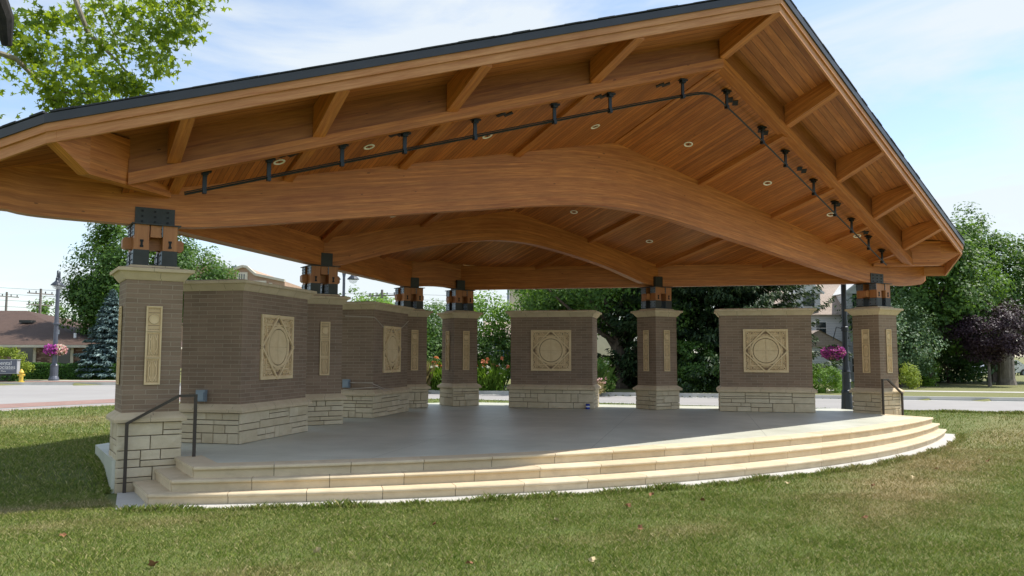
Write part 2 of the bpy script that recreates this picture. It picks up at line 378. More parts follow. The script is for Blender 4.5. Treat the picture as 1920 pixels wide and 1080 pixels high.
def dryf(x, y):
    x = np.asarray(x, float); y = np.asarray(y, float)
    g_ = lambda cx, cy, sx, sy, a=0.: np.exp(-((((x-cx)*math.cos(a)+(y-cy)*math.sin(a))/sx)**2+((-(x-cx)*math.sin(a)+(y-cy)*math.cos(a))/sy)**2))
    d = .75*g_(.4, -5.9, 2.6, .9, .45)+.8*g_(4.6, -4.3, 3.2, 1.0, .35)+.7*g_(10.5, -2.4, 2.8, .9, .5)+.75*g_(-10.2, -1.25, 1.3, .35)+.5*g_(-9.6, -2.6, 1.2, .35, -.2)+.6*g_(-9.8, 10.5, 3.5, 1.6)+.35*g_(-4.5, -6.2, 1.2, .4)+.3*g_(-8.6, -5.6, .8, .3)
    w_ = np.sin(x*1.7+2.1*np.sin(y*1.1))*np.sin(y*2.3+1.7*np.sin(x*.9))+.6*np.sin(x*4.1+1.3*np.sin(y*3.3))*np.sin(y*5.2+x)
    return np.clip(d*1.05+.20*w_*(.5+d)-.02, 0, 1)
def set_dry(o, v):
    a = o.data.attributes.new('dry', 'FLOAT', 'POINT'); a.data.foreach_set('value', np.asarray(v, dtype=np.float32))
def grass_ground():
    m, t, b = mat('turf'); uv, ob = coords(t)
    f = noise(t, ob, .35, 6, .6); f2 = noise(t, ob, 6, 6, .65); f3 = noise(t, ob, 60, 3)
    g = mix(t, f2, (.09, .135, .022), (.155, .185, .045)); d = mix(t, f2, (.24, .19, .085), (.36, .30, .15))
    at = N(t, 'ShaderNodeAttribute', attribute_name='dry'); col = mix(t, mathn(t, 'ADD', at.outputs['Fac'], mathn(t, 'MULTIPLY', ramp_val(t, f2, .5, .8), .35)), g, d)
    col = mix(t, mathn(t, 'MULTIPLY', f3, .4), col, (.03, .035, .012)); L(t, col, b.inputs['Base Color']); b.inputs['Roughness'].default_value = .95
    bump(t, b, f3, .6, .02); return m
M['turf'] = grass_ground()
g = fast_mesh('ground', V, np.full(len(Q)//4, 4), M['turf'], loops=Q); tag(g, kind='structure'); set_dry(g, dryf(X, Y).ravel()+(.35*(Y.ravel()+X.ravel() > 24)))
g.data.polygons.foreach_set('use_smooth', [True]*len(g.data.polygons))
# road surface between the kerbs
mb = MB(); mb.face([(x, y, -.30) for x, y in NEAR+FAR[::-1]], [(x, y) for x, y in NEAR+FAR[::-1]])
tag(mb.build('road', M['road']), kind='structure')
def strip(poly, o0, o1, z0, z1, name, m):
    mb = MB(); pts = [Vector((x, y, 0)) for x, y in poly]; nn = []
    for i_ in range(len(pts)):
        d = (pts[min(i_+1, len(pts)-1)]-pts[max(i_-1, 0)]).normalized(); nn.append(Vector((-d.y, d.x, 0)))
    acc = 0
    for i_ in range(len(pts)-1):
        a0, a1 = pts[i_]+nn[i_]*o0, pts[i_]+nn[i_]*o1; b0, b1 = pts[i_+1]+nn[i_+1]*o0, pts[i_+1]+nn[i_+1]*o1; Ln = (b0-a0).length
        A = lambda p, z: (p.x, p.y, z)
        mb.face([A(a0, z1), A(b0, z1), A(b1, z1), A(a1, z1)], [(acc, 0), (acc+Ln, 0), (acc+Ln, o1-o0), (acc, o1-o0)])
        if z0 is not None:
            mb.face([A(a0, z0), A(b0, z0), A(b0, z1), A(a0, z1)]); mb.face([A(a1, z0), A(a1, z1), A(b1, z1), A(b1, z0)])
        acc += Ln
    return tag(mb.build(name, m), kind='structure')
strip(NEAR, -.14, .04, -.46, -.17, 'kerb', M['kerb'])
strip(FAR, -.04, .15, -.46, -.15, 'kerb', M['kerb'])
strip(NEAR, .05, .55, None, -.294, 'gutter', M['apron'])
strip(FAR, -.55, -.05, None, -.294, 'gutter', M['kerb'])
strip([(-60, 17), (-10.4, 19.3), (-3, 22.6)], -1.2, 1.2, None, -.292, 'paver_band', M['paver'])
strip([(-60, -1.5), (-10.7, 15.6), (-6.5, 17.4), (-1, 18.4)], .4, 1.3, None, -.288, 'paver_band', M['paver'])
strip([(10, 24.6), (34.5, 0), (90, -56)], -.6, .6, None, -.160, 'pavement', M['walk'])
strip([(-90, 96), (-10.3, 45.2), (-3, 40.6)], -.5, .6, None, -.160, 'pavement', M['walk'])
strip([(-11.5, 42.3), (-2, 37.2)], .2, 1.9, None, -.156, 'paver_corner', M['paver'])
strip([(9.9, 17.1), (17, 24), (24, 33)], -.9, .9, None, -.152, 'garden_path', M['walk'])
# ------------------------------------------------------------------ stage
def arc(xe, yc, n, ye=-1.67, off=0):
    s_ = ye-yc; Rr = (xe*xe+s_*s_)/(2*s_); cy = yc+Rr; a = math.asin(xe/Rr)
    return [((Rr+off)*math.sin(t), cy-(Rr+off)*math.cos(t)) for t in [-a+2*a*k/n for k in range(n+1)]]
stage = empty('stage_platform', (0, 0, 0)); tag(stage, 'raised concrete stage floor with three curved limestone steps under the timber roof', 'stage')
A0 = arc(8.34, -3.15, 48, off=-.08)
poly = A0+[(8.30, -.38), (9.15, -.38), (9.15, 1.87), (1.55, 9.45), (-1.55, 9.45), (-9.15, 1.87), (-9.15, -.38), (-8.30, -.38)]
mb = MB(); mb.prism(poly, -.5, -.004); mb.build('floor_slab', M['floor'], stage)
def step(xe, yc, zt, nseg, width, nose_joint=0.0, back=-.45):
    mb = MB(); a_in = None; sub = 6
    s_ = -1.67-yc; Rr = (xe*xe+s_*s_)/(2*s_); cy = yc+Rr; am = math.asin(xe/Rr)
    prof = [(-width, 0), (.0, 0), (.014, -.006), (.024, -.02), (.024, -.036), (.014, -.046), (-.012, -.05), (-.012, -.15)]  # (radial out, z)
    gap = .004/Rr
    for k in range(nseg):
        t0 = -am+2*am*k/nseg+gap; t1 = -am+2*am*(k+1)/nseg-gap; base = len(mb.v)
        rows = []
        for j in range(sub+1):
            t_ = t0+(t1-t0)*j/sub
            rows.append([((Rr+o)*math.sin(t_), cy-(Rr+o)*math.cos(t_), zt+z) for o, z in prof])
        # shared verts so each block is one island
        vi = [[base+j*len(prof)+i_ for i_ in range(len(prof))] for j in range(sub+1)]
        for r_ in rows: mb.v += r_
        for j in range(sub):
            for i_ in range(len(prof)-1):
                mb.f.append((vi[j][i_], vi[j][i_+1], vi[j+1][i_+1], vi[j+1][i_])); mb.m.append(0)
                mb.uv += [(rows[q][w_][0], rows[q][w_][1]) for q, w_ in ((j, i_), (j, i_+1), (j+1, i_+1), (j+1, i_))]
        for j in (0, sub):
            mb.f.append(tuple(vi[j]) if j else tuple(vi[j][::-1])); mb.m.append(0); mb.uv += [(0, 0)]*len(prof)
    # dark core that shows in the joints
    core = arc(xe, yc, 40, off=-.018); core = [(x*.9985, y) for x, y in core]
    n = len(core)
    mb.cm = 1
    for i_ in range(n-1):
        (ax, ay), (bx, by) = core[i_], core[i_+1]
        mb.face([(ax, ay, zt-.15), (bx, by, zt-.15), (bx, by, zt-.008), (ax, ay, zt-.008)])
        mb.face([(ax, ay, zt-.012), (bx, by, zt-.012), (bx, by+width*.9, zt-.012), (ax, ay+width*.9, zt-.012)])
    mb.cm = 0
    # end blocks running back to the pier
    for s_ in (-1, 1):
        yl = -1.635; mb.box((s_*(xe-.177), (yl+back)/2, zt-.0765), (.35, abs(back-yl), .149)); mb.box((s_*(xe+.006), (-1.66+back)/2, zt-.026), (.03, abs(back+1.66), .044))
    return mb
step(8.34, -3.15, 0.0, 17, .34).build('step', [M['step'], M['core']], stage)
step(8.60, -3.49, -.15, 18, .42).build('step', [M['step'], M['core']], stage)
step(8.87, -3.84, -.30, 19, .45).build('step', [M['step'], M['core']], stage)
ap = arc(9.25, -4.22, 40, ye=-1.75)
mb = MB(); mb.prism(ap+[(9.08, -.46), (-9.08, -.46)], -.6, -.440); mb.build('footing_apron', M['apron'], stage)

# ------------------------------------------------------------------ masonry
def split(rng, x0, y0, x1, y1, out):
    w_, h_ = x1-x0, y1-y0
    if h_ > .26 or (h_ > .15 and w_ > .25 and rng.random() < .42):
        c_ = rng.uniform(.35, .65)*h_; c_ = round(c_/.0225)*.0225; c_ = min(max(c_, .055), h_-.055)
        split(rng, x0, y0, x1, y0+c_, out); split(rng, x0, y0+c_, x1, y1, out); return
    if w_ > .7 or (w_ > .35 and rng.random() < .35 and h_ > .09):
        c_ = rng.uniform(.3, .7)*w_
        split(rng, x0, y0, x0+c_, y1, out); split(rng, x0+c_, y0, x1, y1, out); return
    out.append((x0, y0, x1, y1))
def ashlar(c, rz, l, t, z0, z1, seed):
    """core box + split-face stones on the four faces, one mesh"""
    rng = random.Random(seed); mb = MB(); th = .035
    mb.cm = 1; mb.loft(c, rz, l-2*th+.01, t-2*th+.01, [(0, z0), (0, z1-.004)]); mb.cm = 0
    C_, S_ = math.cos(rz), math.sin(rz)
    for fi in range(4):
        W_ = l if fi % 2 == 0 else t-2*th-.004; D_ = t/2 if fi % 2 == 0 else l/2
        ang = rz+fi*math.pi/2; ca, sa = math.cos(ang), math.sin(ang)
        st = []
        y = z0
        # break the height in bands first so long horizontal joints show
        bands = [z0]
        while bands[-1] < z1-.30: bands.append(bands[-1]+rng.uniform(.16, .24))
        bands.append(z1)
        for a, b_ in zip(bands, bands[1:]):
            x = -W_/2
            while x < W_/2-1e-6:
                nx_ = x+rng.uniform(.4, 1.1)
                if nx_ > W_/2-.25: nx_ = W_/2
                split(rng, x, a, nx_, b_, st); x = nx_
        for (x0, y0, x1, y1) in st:
            g_ = .0055; x0 += g_ if x0 > -W_/2+1e-6 else 0; x1 -= g_ if x1 < W_/2-1e-6 else 0; y0 += g_; y1 -= g_
            pr = rng.uniform(-.006, .008); ch = .007
            def P(x, d, z): # d outward depth
                lx, ly = x, -d
                return (c[0]+ca*lx-sa*ly, c[1]+sa*lx+ca*ly, z)
            base = len(mb.v); nxx = max(1, int((x1-x0)/.09)); nyy = max(1, int((y1-y0)/.07))
            # front grid with rough displacement
            gr = []
            for j in range(nyy+1):
                for k in range(nxx+1):
                    u_, v_ = k/nxx, j/nyy; ed = (k in (0, nxx)) or (j in (0, nyy))
                    xx = x0+ch+(x1-x0-2*ch)*u_; zz = y0+ch+(y1-y0-2*ch)*v_
                    gr.append(P(xx, D_+pr+(0 if ed else rng.uniform(-.002, .012)), zz))
            mb.v += gr; W1 = nxx+1
            for j in range(nyy):
                for k in range(nxx):
                    q = (base+j*W1+k, base+j*W1+k+1, base+(j+1)*W1+k+1, base+(j+1)*W1+k); mb.f.append(q); mb.m.append(0); mb.uv += [(0, 0)]*4
            bb = len(mb.v); back = [P(x0, D_-.03, y0), P(x1, D_-.03, y0), P(x1, D_-.03, y1), P(x0, D_-.03, y1)]
            mid_ = [P(x0, D_+pr-ch, y0), P(x1, D_+pr-ch, y0), P(x1, D_+pr-ch, y1), P(x0, D_+pr-ch, y1)]
            mb.v += mid_+back; fc = [base, base+nxx, base+nyy*W1+nxx, base+nyy*W1]
            edges = [[base+k for k in range(nxx+1)], [base+j*W1+nxx for j in range(nyy+1)], [base+nyy*W1+k for k in range(nxx, -1, -1)], [base+j*W1 for j in range(nyy, -1, -1)]]
            for e_ in range(4):
                mb.f.append(tuple([bb+e_, bb+(e_+1) % 4]+edges[e_][::-1])); mb.m.append(0); mb.uv += [(0, 0)]*(2+len(edges[e_]))
                mb.f.append((bb+4+e_, bb+4+(e_+1) % 4, bb+(e_+1) % 4, bb+e_)); mb.m.append(0); mb.uv += [(0, 0)]*4
    return mb
Z1, Z2 = .633, 2.5
LEDGE = [(.055, .5), (.095, .503), (.10, .545), (.088, .565), (.055, .595), (.0, .636)]
CAP = [(-.01, 2.497), (.012, 2.498), (.03, 2.52), (.085, 2.60), (.10, 2.612), (.125, 2.613), (.128, 2.617), (.128, 2.658), (.122, 2.664), (-.02, 2.688)]
def frame_pts(c, ang):
    ca, sa = math.cos(ang), math.sin(ang)
    return lambda x, d, z: (c[0]+ca*x+sa*d, c[1]+sa*x-ca*d, z)
def plate(mb, P, pts, d0, d1, m=None):
    """polygon pts (x,z) counter-clockwise seen from outside, extruded outward from d0 to d1"""
    mb.face([P(x, d1, z) for x, z in pts], [(x, z) for x, z in pts], m)
    n = len(pts)
    for k in range(n):
        a, b_ = pts[k], pts[(k+1) % n]; mb.face([P(a[0], d0, a[1]), P(b_[0], d0, b_[1]), P(b_[0], d1, b_[1]), P(a[0], d1, a[1])], None, m)
def rect(x0, z0, x1, z1): return [(x0, z0), (x1, z0), (x1, z1), (x0, z1)]
def strap(mb, P, a, b_, w_, d0, d1, m=None):
    dx, dz = b_[0]-a[0], b_[1]-a[1]; Ln = math.hypot(dx, dz); nx_, nz_ = -dz/Ln*w_/2, dx/Ln*w_/2
    plate(mb, P, [(a[0]-nx_, a[1]-nz_), (b_[0]-nx_, b_[1]-nz_), (b_[0]+nx_, b_[1]+nz_), (a[0]+nx_, a[1]+nz_)], d0, d1, m)
def ring(mb, P, cx, cz, r0, r1, d0, d1, n=40, m=None, a0=0, a1=2*math.pi):
    for k in range(n):
        a, b_ = a0+(a1-a0)*k/n, a0+(a1-a0)*(k+1)/n
        q = [(cx+r1*math.cos(a), cz+r1*math.sin(a)), (cx+r1*math.cos(b_), cz+r1*math.sin(b_)), (cx+r0*math.cos(b_), cz+r0*math.sin(b_)), (cx+r0*math.cos(a), cz+r0*math.sin(a))]
        mb.face([P(x, d1, z) for x, z in q], None, m)
        mb.face([P(q[0][0], d0, q[0][1]), P(q[1][0], d0, q[1][1]), P(q[1][0], d1, q[1][1]), P(q[0][0], d1, q[0][1])], None, m)
        mb.face([P(q[2][0], d0, q[2][1]), P(q[3][0], d0, q[3][1]), P(q[3][0], d1, q[3][1]), P(q[2][0], d1, q[2][1])], None, m)
def medallion(P, off):
    """square relief: frame, lozenge, dished circle, corner scrolls"""
    mb = MB(); h = .56; zc = 1.577; b0 = off; B = lambda d: off+d
    PP = lambda x, d, z: P(x, d, z+zc)
    plate(mb, PP, rect(-h, -h, h, h), b0-.01, B(.012), 1)                       # ground
    fw = .055
    for q in (rect(-h, -h, h, -h+fw), rect(-h, h-fw, h, h), rect(-h, -h+fw, -h+fw, h-fw), rect(h-fw, -h+fw, h, h-fw)): plate(mb, PP, q, b0, B(.034), 0)
    r = h-.005
    for a, b_ in (((0, -r), (r, 0)), ((r, 0), (0, r)), ((0, r), (-r, 0)), ((-r, 0), (0, -r))):
        strap(mb, PP, a, b_, .036, b0, B(.046), 0); 
        ux, uz = (b_[0]-a[0])/1.6/r, (b_[1]-a[1])/1.6/r
        strap(mb, PP, (a[0]*.90, a[1]*.90), (b_[0]*.90, b_[1]*.90), .012, b0, B(.017), 2)
        strap(mb, PP, (a[0]*1.0+(.0), a[1]), (b_[0], b_[1]), .05, b0, B(.0165), 2)
    q_ = h-.165
    for q in (rect(-q_, -q_, q_, -q_+.022), rect(-q_, q_-.022, q_, q_), rect(-q_, -q_+.022, -q_+.022, q_-.022), rect(q_-.022, -q_+.022, q_, q_-.022)): plate(mb, PP, q, b0, B(.028), 0)
    q_ = h-.075
    for q in (rect(-q_, -q_, q_, -q_+.010), rect(-q_, q_-.010, q_, q_), rect(-q_, -q_+.010, -q_+.010, q_-.010), rect(q_-.010, -q_+.010, q_, q_-.010)): plate(mb, PP, q, b0, B(.0145), 2)
    ring(mb, PP, 0, 0, .325, .375, b0, B(.038), 48, 0); ring(mb, PP, 0, 0, .308, .325, b0, B(.016), 48, 2)
    n = 56; gp = .008
    for k in range(n):  # disc in quadrants, leaving the cross joint open
        a, b_ = 2*math.pi*k/n, 2*math.pi*(k+1)/n
        sx = 1 if math.cos((a+b_)/2) > 0 else -1; sz = 1 if math.sin((a+b_)/2) > 0 else -1
        c0 = (sx*gp*.5, sz*gp*.5)
        pa = (max(gp*.5, abs(.308*math.cos(a)))*sx, max(gp*.5, abs(.308*math.sin(a)))*sz); pb = (max(gp*.5, abs(.308*math.cos(b_)))*sx, max(gp*.5, abs(.308*math.sin(b_)))*sz)
        mb.face([PP(c0[0], B(.022), c0[1]), PP(pa[0], B(.034), pa[1]), PP(pb[0], B(.034), pb[1])], None, 0)
    for k in range(4): # joint lines to the lozenge tips
        a = k*math.pi/2; strap(mb, PP, (.375*math.cos(a), .375*math.sin(a)), (.53*math.cos(a), .53*math.sin(a)), .006, b0, B(.0155), 2)
    for sx in (-1, 1):
        for sz in (-1, 1):
            ring(mb, PP, sx*.455, sz*.455, .018, .036, b0, B(.036), 12, 0); ring(mb, PP, sx*.455, sz*.455, .0, .018, b0, B(.0165), 10, 2)
            for (u, v) in ((.33, .455), (.455, .33)):
                ring(mb, PP, sx*u, sz*v, .030, .042, b0, B(.03), 10, 0, 0, math.pi*1.4)
                ring(mb, PP, sx*u, sz*v, .012, .028, b0, B(.0165), 10, 2, 1, math.pi*1.6)
            for (u, v) in ((.22, .455), (.455, .22)):
                strap(mb, PP, (sx*(u-.02), sz*(v-.02)), (sx*(u+.03), sz*(v+.03)), .014, b0, B(.028), 0)
            for o in (.30, .335, .265):
                strap(mb, PP, (sx*o, sz*(.385)), (sx*(o+.0), sz*(.30)), .010, b0, B(.026), 0)
                strap(mb, PP, (sx*.385, sz*o), (sx*.30, sz*o), .010, b0, B(.0262), 0)
            strap(mb, PP, (sx*.28, sz*.372), (sx*.372, sz*.28), .012, b0, B(.0165), 2)
    for k in range(4): # triangles by the tips
        a = k*math.pi/2; ca, sa = math.cos(a), math.sin(a); T = lambda x, y: (x*ca-y*sa, x*sa+y*ca)
        plate(mb, PP, [T(.50, 0), T(.435, .062), T(.435, -.062)][::1] if False else [T(.435, -.062), T(.50, 0), T(.435, .062)], b0, B(.0175), 2)
    return mb
def slim_panel(P, off):
    mb = MB(); w_ = .105; z0, z1 = 1.02, 2.13; b0 = off; B = lambda d: off+d
    plate(mb, P, rect(-w_, z0, w_, z1), b0-.01, B(.010), 1); f = .02
    for q in (rect(-w_, z0, w_, z0+f), rect(-w_, z1-f, w_, z1), rect(-w_, z0+f, -w_+f, z1-f), rect(w_-f, z0+f, w_, z1-f)): plate(mb, P, q, b0, B(.026), 0)
    for zj in (1.395, 1.765): 
        plate(mb, P, rect(-w_+f, zj-.014, w_-f, zj-.004), b0, B(.024), 0); plate(mb, P, rect(-w_+f, zj+.004, w_-f, zj+.014), b0, B(.024), 0); plate(mb, P, rect(-w_, zj-.002, w_, zj+.002), b0, B(.0265), 2)
    # top square with circle
    ring(mb, P, 0, 1.945, .055, .068, b0, B(.022), 22, 0); ring(mb, P, 0, 1.945, .0, .055, b0, B(.014), 22, 0); ring(mb, P, 0, 1.945, .068, .072, b0, B(.0115), 22, 2)
    for zc in (1.855, 2.035): plate(mb, P, rect(-.075, zc-.004, .075, zc+.004), b0, B(.0115), 2)
    for zc in (1.80, 2.09):
        for k in range(-3, 4): plate(mb, P, rect(k*.021-.006, zc-.004, k*.021+.006, zc+.004), b0, B(.0115), 2)
    for (a, b_) in ((1.04, 1.375), (1.415, 1.745)):
        m_ = (a+b_)/2; hh = (b_-a)/2
        for sx in (-1, 1):
            pts = [(sx*.018, a+.03), (sx*.052, m_-hh*.25), (sx*.052, m_+hh*.25), (sx*.018, b_-.03)]
            for p_, q_ in zip(pts, pts[1:]): strap(mb, P, p_, q_, .009, b0, B(.021), 0)
            strap(mb, P, (sx*.068, a+.02), (sx*.068, b_-.02), .006, b0, B(.0115), 2)
            strap(mb, P, (sx*.036, a+.03), (sx*.036, b_-.03), .003, b0, B(.0115), 2)
        strap(mb, P, (0, a+.02), (0, b_-.02), .006, b0, B(.02), 0)
        for zc in (a+.022, b_-.022):
            for k in range(-3, 4): plate(mb, P, rect(k*.021-.005, zc-.005, k*.021+.005, zc+.005), b0, B(.0116), 2)
    return mb
RM = [M['relief'], M['reliefdark'], M['groove_shade']]
CW = .753
COLS = [(-8.687, 0), (-4.778, 3.971), (-.809, 7.99), (.809, 7.99), (4.778, 3.971), (8.687, 0)]

pav = empty('bandstand', (0, 0, 0)); tag(pav, 'open timber bandstand roof of curved glulam arches carried on six brown brick piers', 'bandstand')
def column(c, seed, zb):
    mb = MB(); hw = CW/2
    mb.loft(c, 0, CW, CW, [(0, Z1), (0, Z2)]); 
    # metric uvs with z as v for the brick coursing
    mb = MB(); off = 0
    for k in range(4):
        P = frame_pts(c, k*math.pi/2); mb.face([P(-hw, hw, Z1), P(hw, hw, Z1), P(hw, hw, Z2), P(-hw, hw, Z2)], [(off, Z1), (off+CW, Z1), (off+CW, Z2), (off, Z2)]); off += CW+.0095
    mb.face([(c[0]-hw, c[1]-hw, Z2), (c[0]+hw, c[1]-hw, Z2), (c[0]+hw, c[1]+hw, Z2), (c[0]-hw, c[1]+hw, Z2)])
    sh = mb.build('column', M['brick'], pav)
    ashlar(c, 0, CW+.087, CW+.087, zb, .498, seed).build('stone_base', [M['stone'], M['core']], sh)
    mb = MB(); mb.loft(c, 0, CW, CW, LEDGE); mb.build('ledge', M['cast'], sh)
    mb = MB(); mb.loft(c, 0, CW, CW, CAP); mb.box((c[0], c[1], 2.70), (.66, .66, .03)); mb.build('capstone', M['cast'], sh)
    for k in range(4):
        P = frame_pts(c, k*math.pi/2); slim_panel(P, hw).build('relief_panel', RM, sh)
    # steel and timber knuckle between capstone and arch
    mb = MB(); mb.box((c[0], c[1], 2.722), (.62, .62, .014)); mb.build('base_plate', M['steel'], sh)
    mb = MB(); mb.box((c[0], c[1], 3.312), (.66, .66, .016)); mb.build('top_plate', M['steel'], sh)
    for sx in (-1, 1):
        for sy in (-1, 1):
            px, py = c[0]+sx*.19, c[1]+sy*.19
            mb = MB(); mb.box((px, py, 2.835), (.206, .206, .21)); mb.build('steel_shoe', M['steel'], sh)
            mb = MB(); mb.box((px, py, 3.122), (.196, .196, .362), grain='z'); mb.build('timber_post', M['post'], sh)
            for z0_, z1_ in ((2.74, 2.93), (3.14, 3.30)):
                mb = MB()
                mb.box((px-.108, py-.075, (z0_+z1_)/2), (.012, .045, z1_-z0_)); mb.box((px-.108, py+.075, (z0_+z1_)/2), (.012, .045, z1_-z0_))
                mb.box((px-.106, py, (z0_+z1_)/2), (.006, .15, z1_-z0_-.01))
                for e in (-1, 1):
                    for zz in (z0_+.05, z1_-.05): mb.box((px-.116, py+e*.075, zz), (.014, .018, .018), m=1)
                mb.build('bolted_flange', [M['galv'], M['bolt']], sh)
            for zz in (3.0,):
                mb = MB(); mb.box((px, py-.099, 3.03), (.03, .012, .09)); mb.box((px, py-.104, 3.07), (.045, .012, .03)); mb.box((px, py-.104, 2.99), (.045, .012, .03)); mb.build('bolt_head', M['bolt'], sh)
    for ax in (0, 1):
        mb = MB()
        # one cross timber each way with rounded ends
        hl = .415; hh = .085; z_ = 3.045 if ax == 0 else 3.215; wd = .15
        prof = [(-hl, -hh+.03), (-hl+.03, -hh), (hl-.03, -hh), (hl, -hh+.03), (hl, hh-.03), (hl-.03, hh), (-hl+.03, hh), (-hl, hh-.03)]
        if ax == 1: prof = [(max(-.27, min(.27, a)), b_) for a, b_ in prof]
        P = frame_pts(c, ax*math.pi/2)
        mb.face([P(a, wd/2, z_+b_) for a, b_ in prof], [(a, b_) for a, b_ in prof]); mb.face([P(a, -wd/2, z_+b_) for a, b_ in prof[::-1]], [(a, b_) for a, b_ in prof[::-1]])
        for k in range(len(prof)):
            a, b_ = prof[k], prof[(k+1) % len(prof)]; mb.face([P(a[0], -wd/2, z_+a[1]), P(b_[0], -wd/2, z_+b_[1]), P(b_[0], wd/2, z_+b_[1]), P(a[0], wd/2, z_+a[1])])
        mb.build('cross_timber', M['post'], sh)
    return sh
csh = [column(c, 11+k*7, -.52 if k in (0, 5) else -.002) for k, c in enumerate(COLS)]
def bolt_plate(c, par, y, w_, z0, z1):
    mb = MB(); mb.box((c[0], y-.006, (z0+z1)/2), (w_, .012, z1-z0), m=0)
    for i_ in (-1, 0, 1):
        for j in (-1, 0, 1):
            mb.box((c[0]+i_*w_*.32, y-.018, (z0+z1)/2+j*(z1-z0)*.3), (.026, .014, .026), m=1)
    mb.build('bolt_plate', [M['steel'], M['bolt']], par)
bolt_plate(COLS[0], csh[0], -.112, .54, 3.322, 3.58); bolt_plate(COLS[5], csh[5], -.112, .54, 3.322, 3.58)
for k in (1, 2, 3, 4):
    c = COLS[k]; mb = MB(); mb.box((c[0], c[1], 3.46), (.40, .40, .28)); mb.build('steel_hub', M['steel'], csh[k])
def screen_wall(c, rz, label, seed):
    """rz: rotation so that local -y is the stage side"""
    r = empty('screen_wall', (c[0], c[1], 0), rz); tag(r, label, 'wall', 'brick screen walls between the piers')
    l, t = 2.28, 1.10; O = (0, 0)
    mb = MB(); off = 0
    for k in range(4):
        W_, D_ = (l, t/2) if k % 2 == 0 else (t, l/2)
        P = frame_pts(O, k*math.pi/2); mb.face([P(-W_/2, D_, Z1), P(W_/2, D_, Z1), P(W_/2, D_, Z2), P(-W_/2, D_, Z2)], [(off, Z1), (off+W_, Z1), (off+W_, Z2), (off, Z2)]); off += W_+.2
    b_ = mb.build('brick_body', M['brick'], r)
    ashlar(O, 0, l+.087, t+.087, -.002, .498, seed).build('stone_base', [M['stone'], M['core']], r)
    mb = MB(); mb.loft(O, 0, l, t, LEDGE); mb.build('ledge', M['cast'], r)
    mb = MB(); mb.loft(O, 0, l, t, CAP); mb.build('capstone', M['cast'], r)
    medallion(frame_pts(O, 0), t/2).build('medallion', RM, r)
    medallion(frame_pts(O, math.pi), t/2).build('medallion', RM, r)
    return r
screen_wall((-6.753, 1.967), rad(45), 'brown brick wall with a square carved medallion, nearest of the four, behind the handrail', 101)
screen_wall((-2.768, 5.997), rad(45), 'brown brick wall with a thin cable hung across its carved medallion', 207)
screen_wall((2.768, 5.997), rad(-45), 'brown brick wall with carved medallion and a small blue can at its foot', 303)
screen_wall((6.753, 1.967), rad(-45), 'brown brick wall with carved medallion, beside the tall black lamp pole', 409)

# ------------------------------------------------------------------ roof timber
def ceil_z(x, y): return 5.78-.225*abs(x)-(.245 if y < 0 else .205)*y
def yB(x): return -3.09+.247*abs(x)
def yF(x): return -4.318+.2735*abs(x)
def beam_z(x): return 6.49-.299*abs(x)
def interp(tab, x):
    x = abs(x)
    for (a, za), (b_, zb_) in zip(tab, tab[1:]):
        if x <= b_: return za+(zb_-za)*(x-a)/(b_-a)
    return tab[-1][1]
def smooth_tab(tab, n, r):
    xs_ = np.linspace(0, tab[-1][0], n); out_ = []
    for x in xs_:
        v = np.mean([interp(tab, x+d) for d in np.linspace(-r, r, 9)]) if x < tab[-1][0]-r else interp(tab, x); out_.append((x, v))
    return out_
A_B = smooth_tab([(0, 4.465), (.8, 4.435), (1.6, 4.345), (2.5, 4.215), (4.28, 3.94), (6.2, 3.625), (7.75, 3.39), (8.3, 3.325), (9.0, 3.322), (10.2, 3.335), (10.55, 3.36), (10.75, 3.42), (10.9, 3.52)], 90, .35)
B_B = smooth_tab([(0, 4.235), (.6, 4.215), (1.3, 4.11), (2.1, 3.97), (3.0, 3.775), (4.4, 3.35), (4.9, 3.33)], 44, .35)
C_B = [(0, 3.405), (.3, 3.395), (.6, 3.36), (.85, 3.325)]
def arch(name, tab, ytop, y0, y1, topf):
    mb = MB(); pts = [(-x, z) for x, z in tab[:0:-1]]+tab; acc = 0
    for (xa, za), (xb, zb_) in zip(pts, pts[1:]):
        Ln = math.hypot(xb-xa, zb_-za); ta, tb = topf(xa), topf(xb)
        ta = max(ta, za+.05); tb = max(tb, zb_+.05)
        mb.face([(xa, y0, za), (xb, y0, zb_), (xb, y0, tb), (xa, y0, ta)], [(acc, 0), (acc+Ln, 0), (acc+Ln, tb-zb_), (acc, ta-za)])
        mb.face([(xb, y1, zb_), (xa, y1, za), (xa, y1, ta), (xb, y1, tb)], [(acc+Ln, 5), (acc, 5), (acc, 5+ta-za), (acc+Ln, 5+tb-zb_)])
        mb.face([(xa, y1, za), (xb, y1, zb_), (xb, y0, zb_), (xa, y0, za)], [(acc, 2), (acc+Ln, 2), (acc+Ln, 2.2), (acc, 2.2)])
        mb.face([(xa, y0, ta), (xb, y0, tb), (xb, y1, tb), (xa, y1, ta)]); acc += Ln
    for s_ in (0, -1):
        x, z = pts[s_]; t_ = topf(x); mb.face([(x, y0, z), (x, y1, z), (x, y1, t_), (x, y0, t_)])
    return mb
def roof_under(x, y): return roofz(x, y)-.13
PK, C1, E2, E3, RB = (0, -4.318), (10.17, -1.535), (11.25, -.48), (1.25, 9.52), (0, 9.52)
RZ = {PK: 7.42, C1: 4.405, E2: 4.01, E3: 4.01, RB: 4.30}
TR = [(PK, C1, E2), (PK, E2, E3), (PK, E3, RB)]
def bary(p, tri):
    (x1, y1), (x2, y2), (x3, y3) = tri; d = (y2-y3)*(x1-x3)+(x3-x2)*(y1-y3)
    a = ((y2-y3)*(p[0]-x3)+(x3-x2)*(p[1]-y3))/d; b_ = ((y3-y1)*(p[0]-x3)+(x1-x3)*(p[1]-y3))/d; return a, b_, 1-a-b_
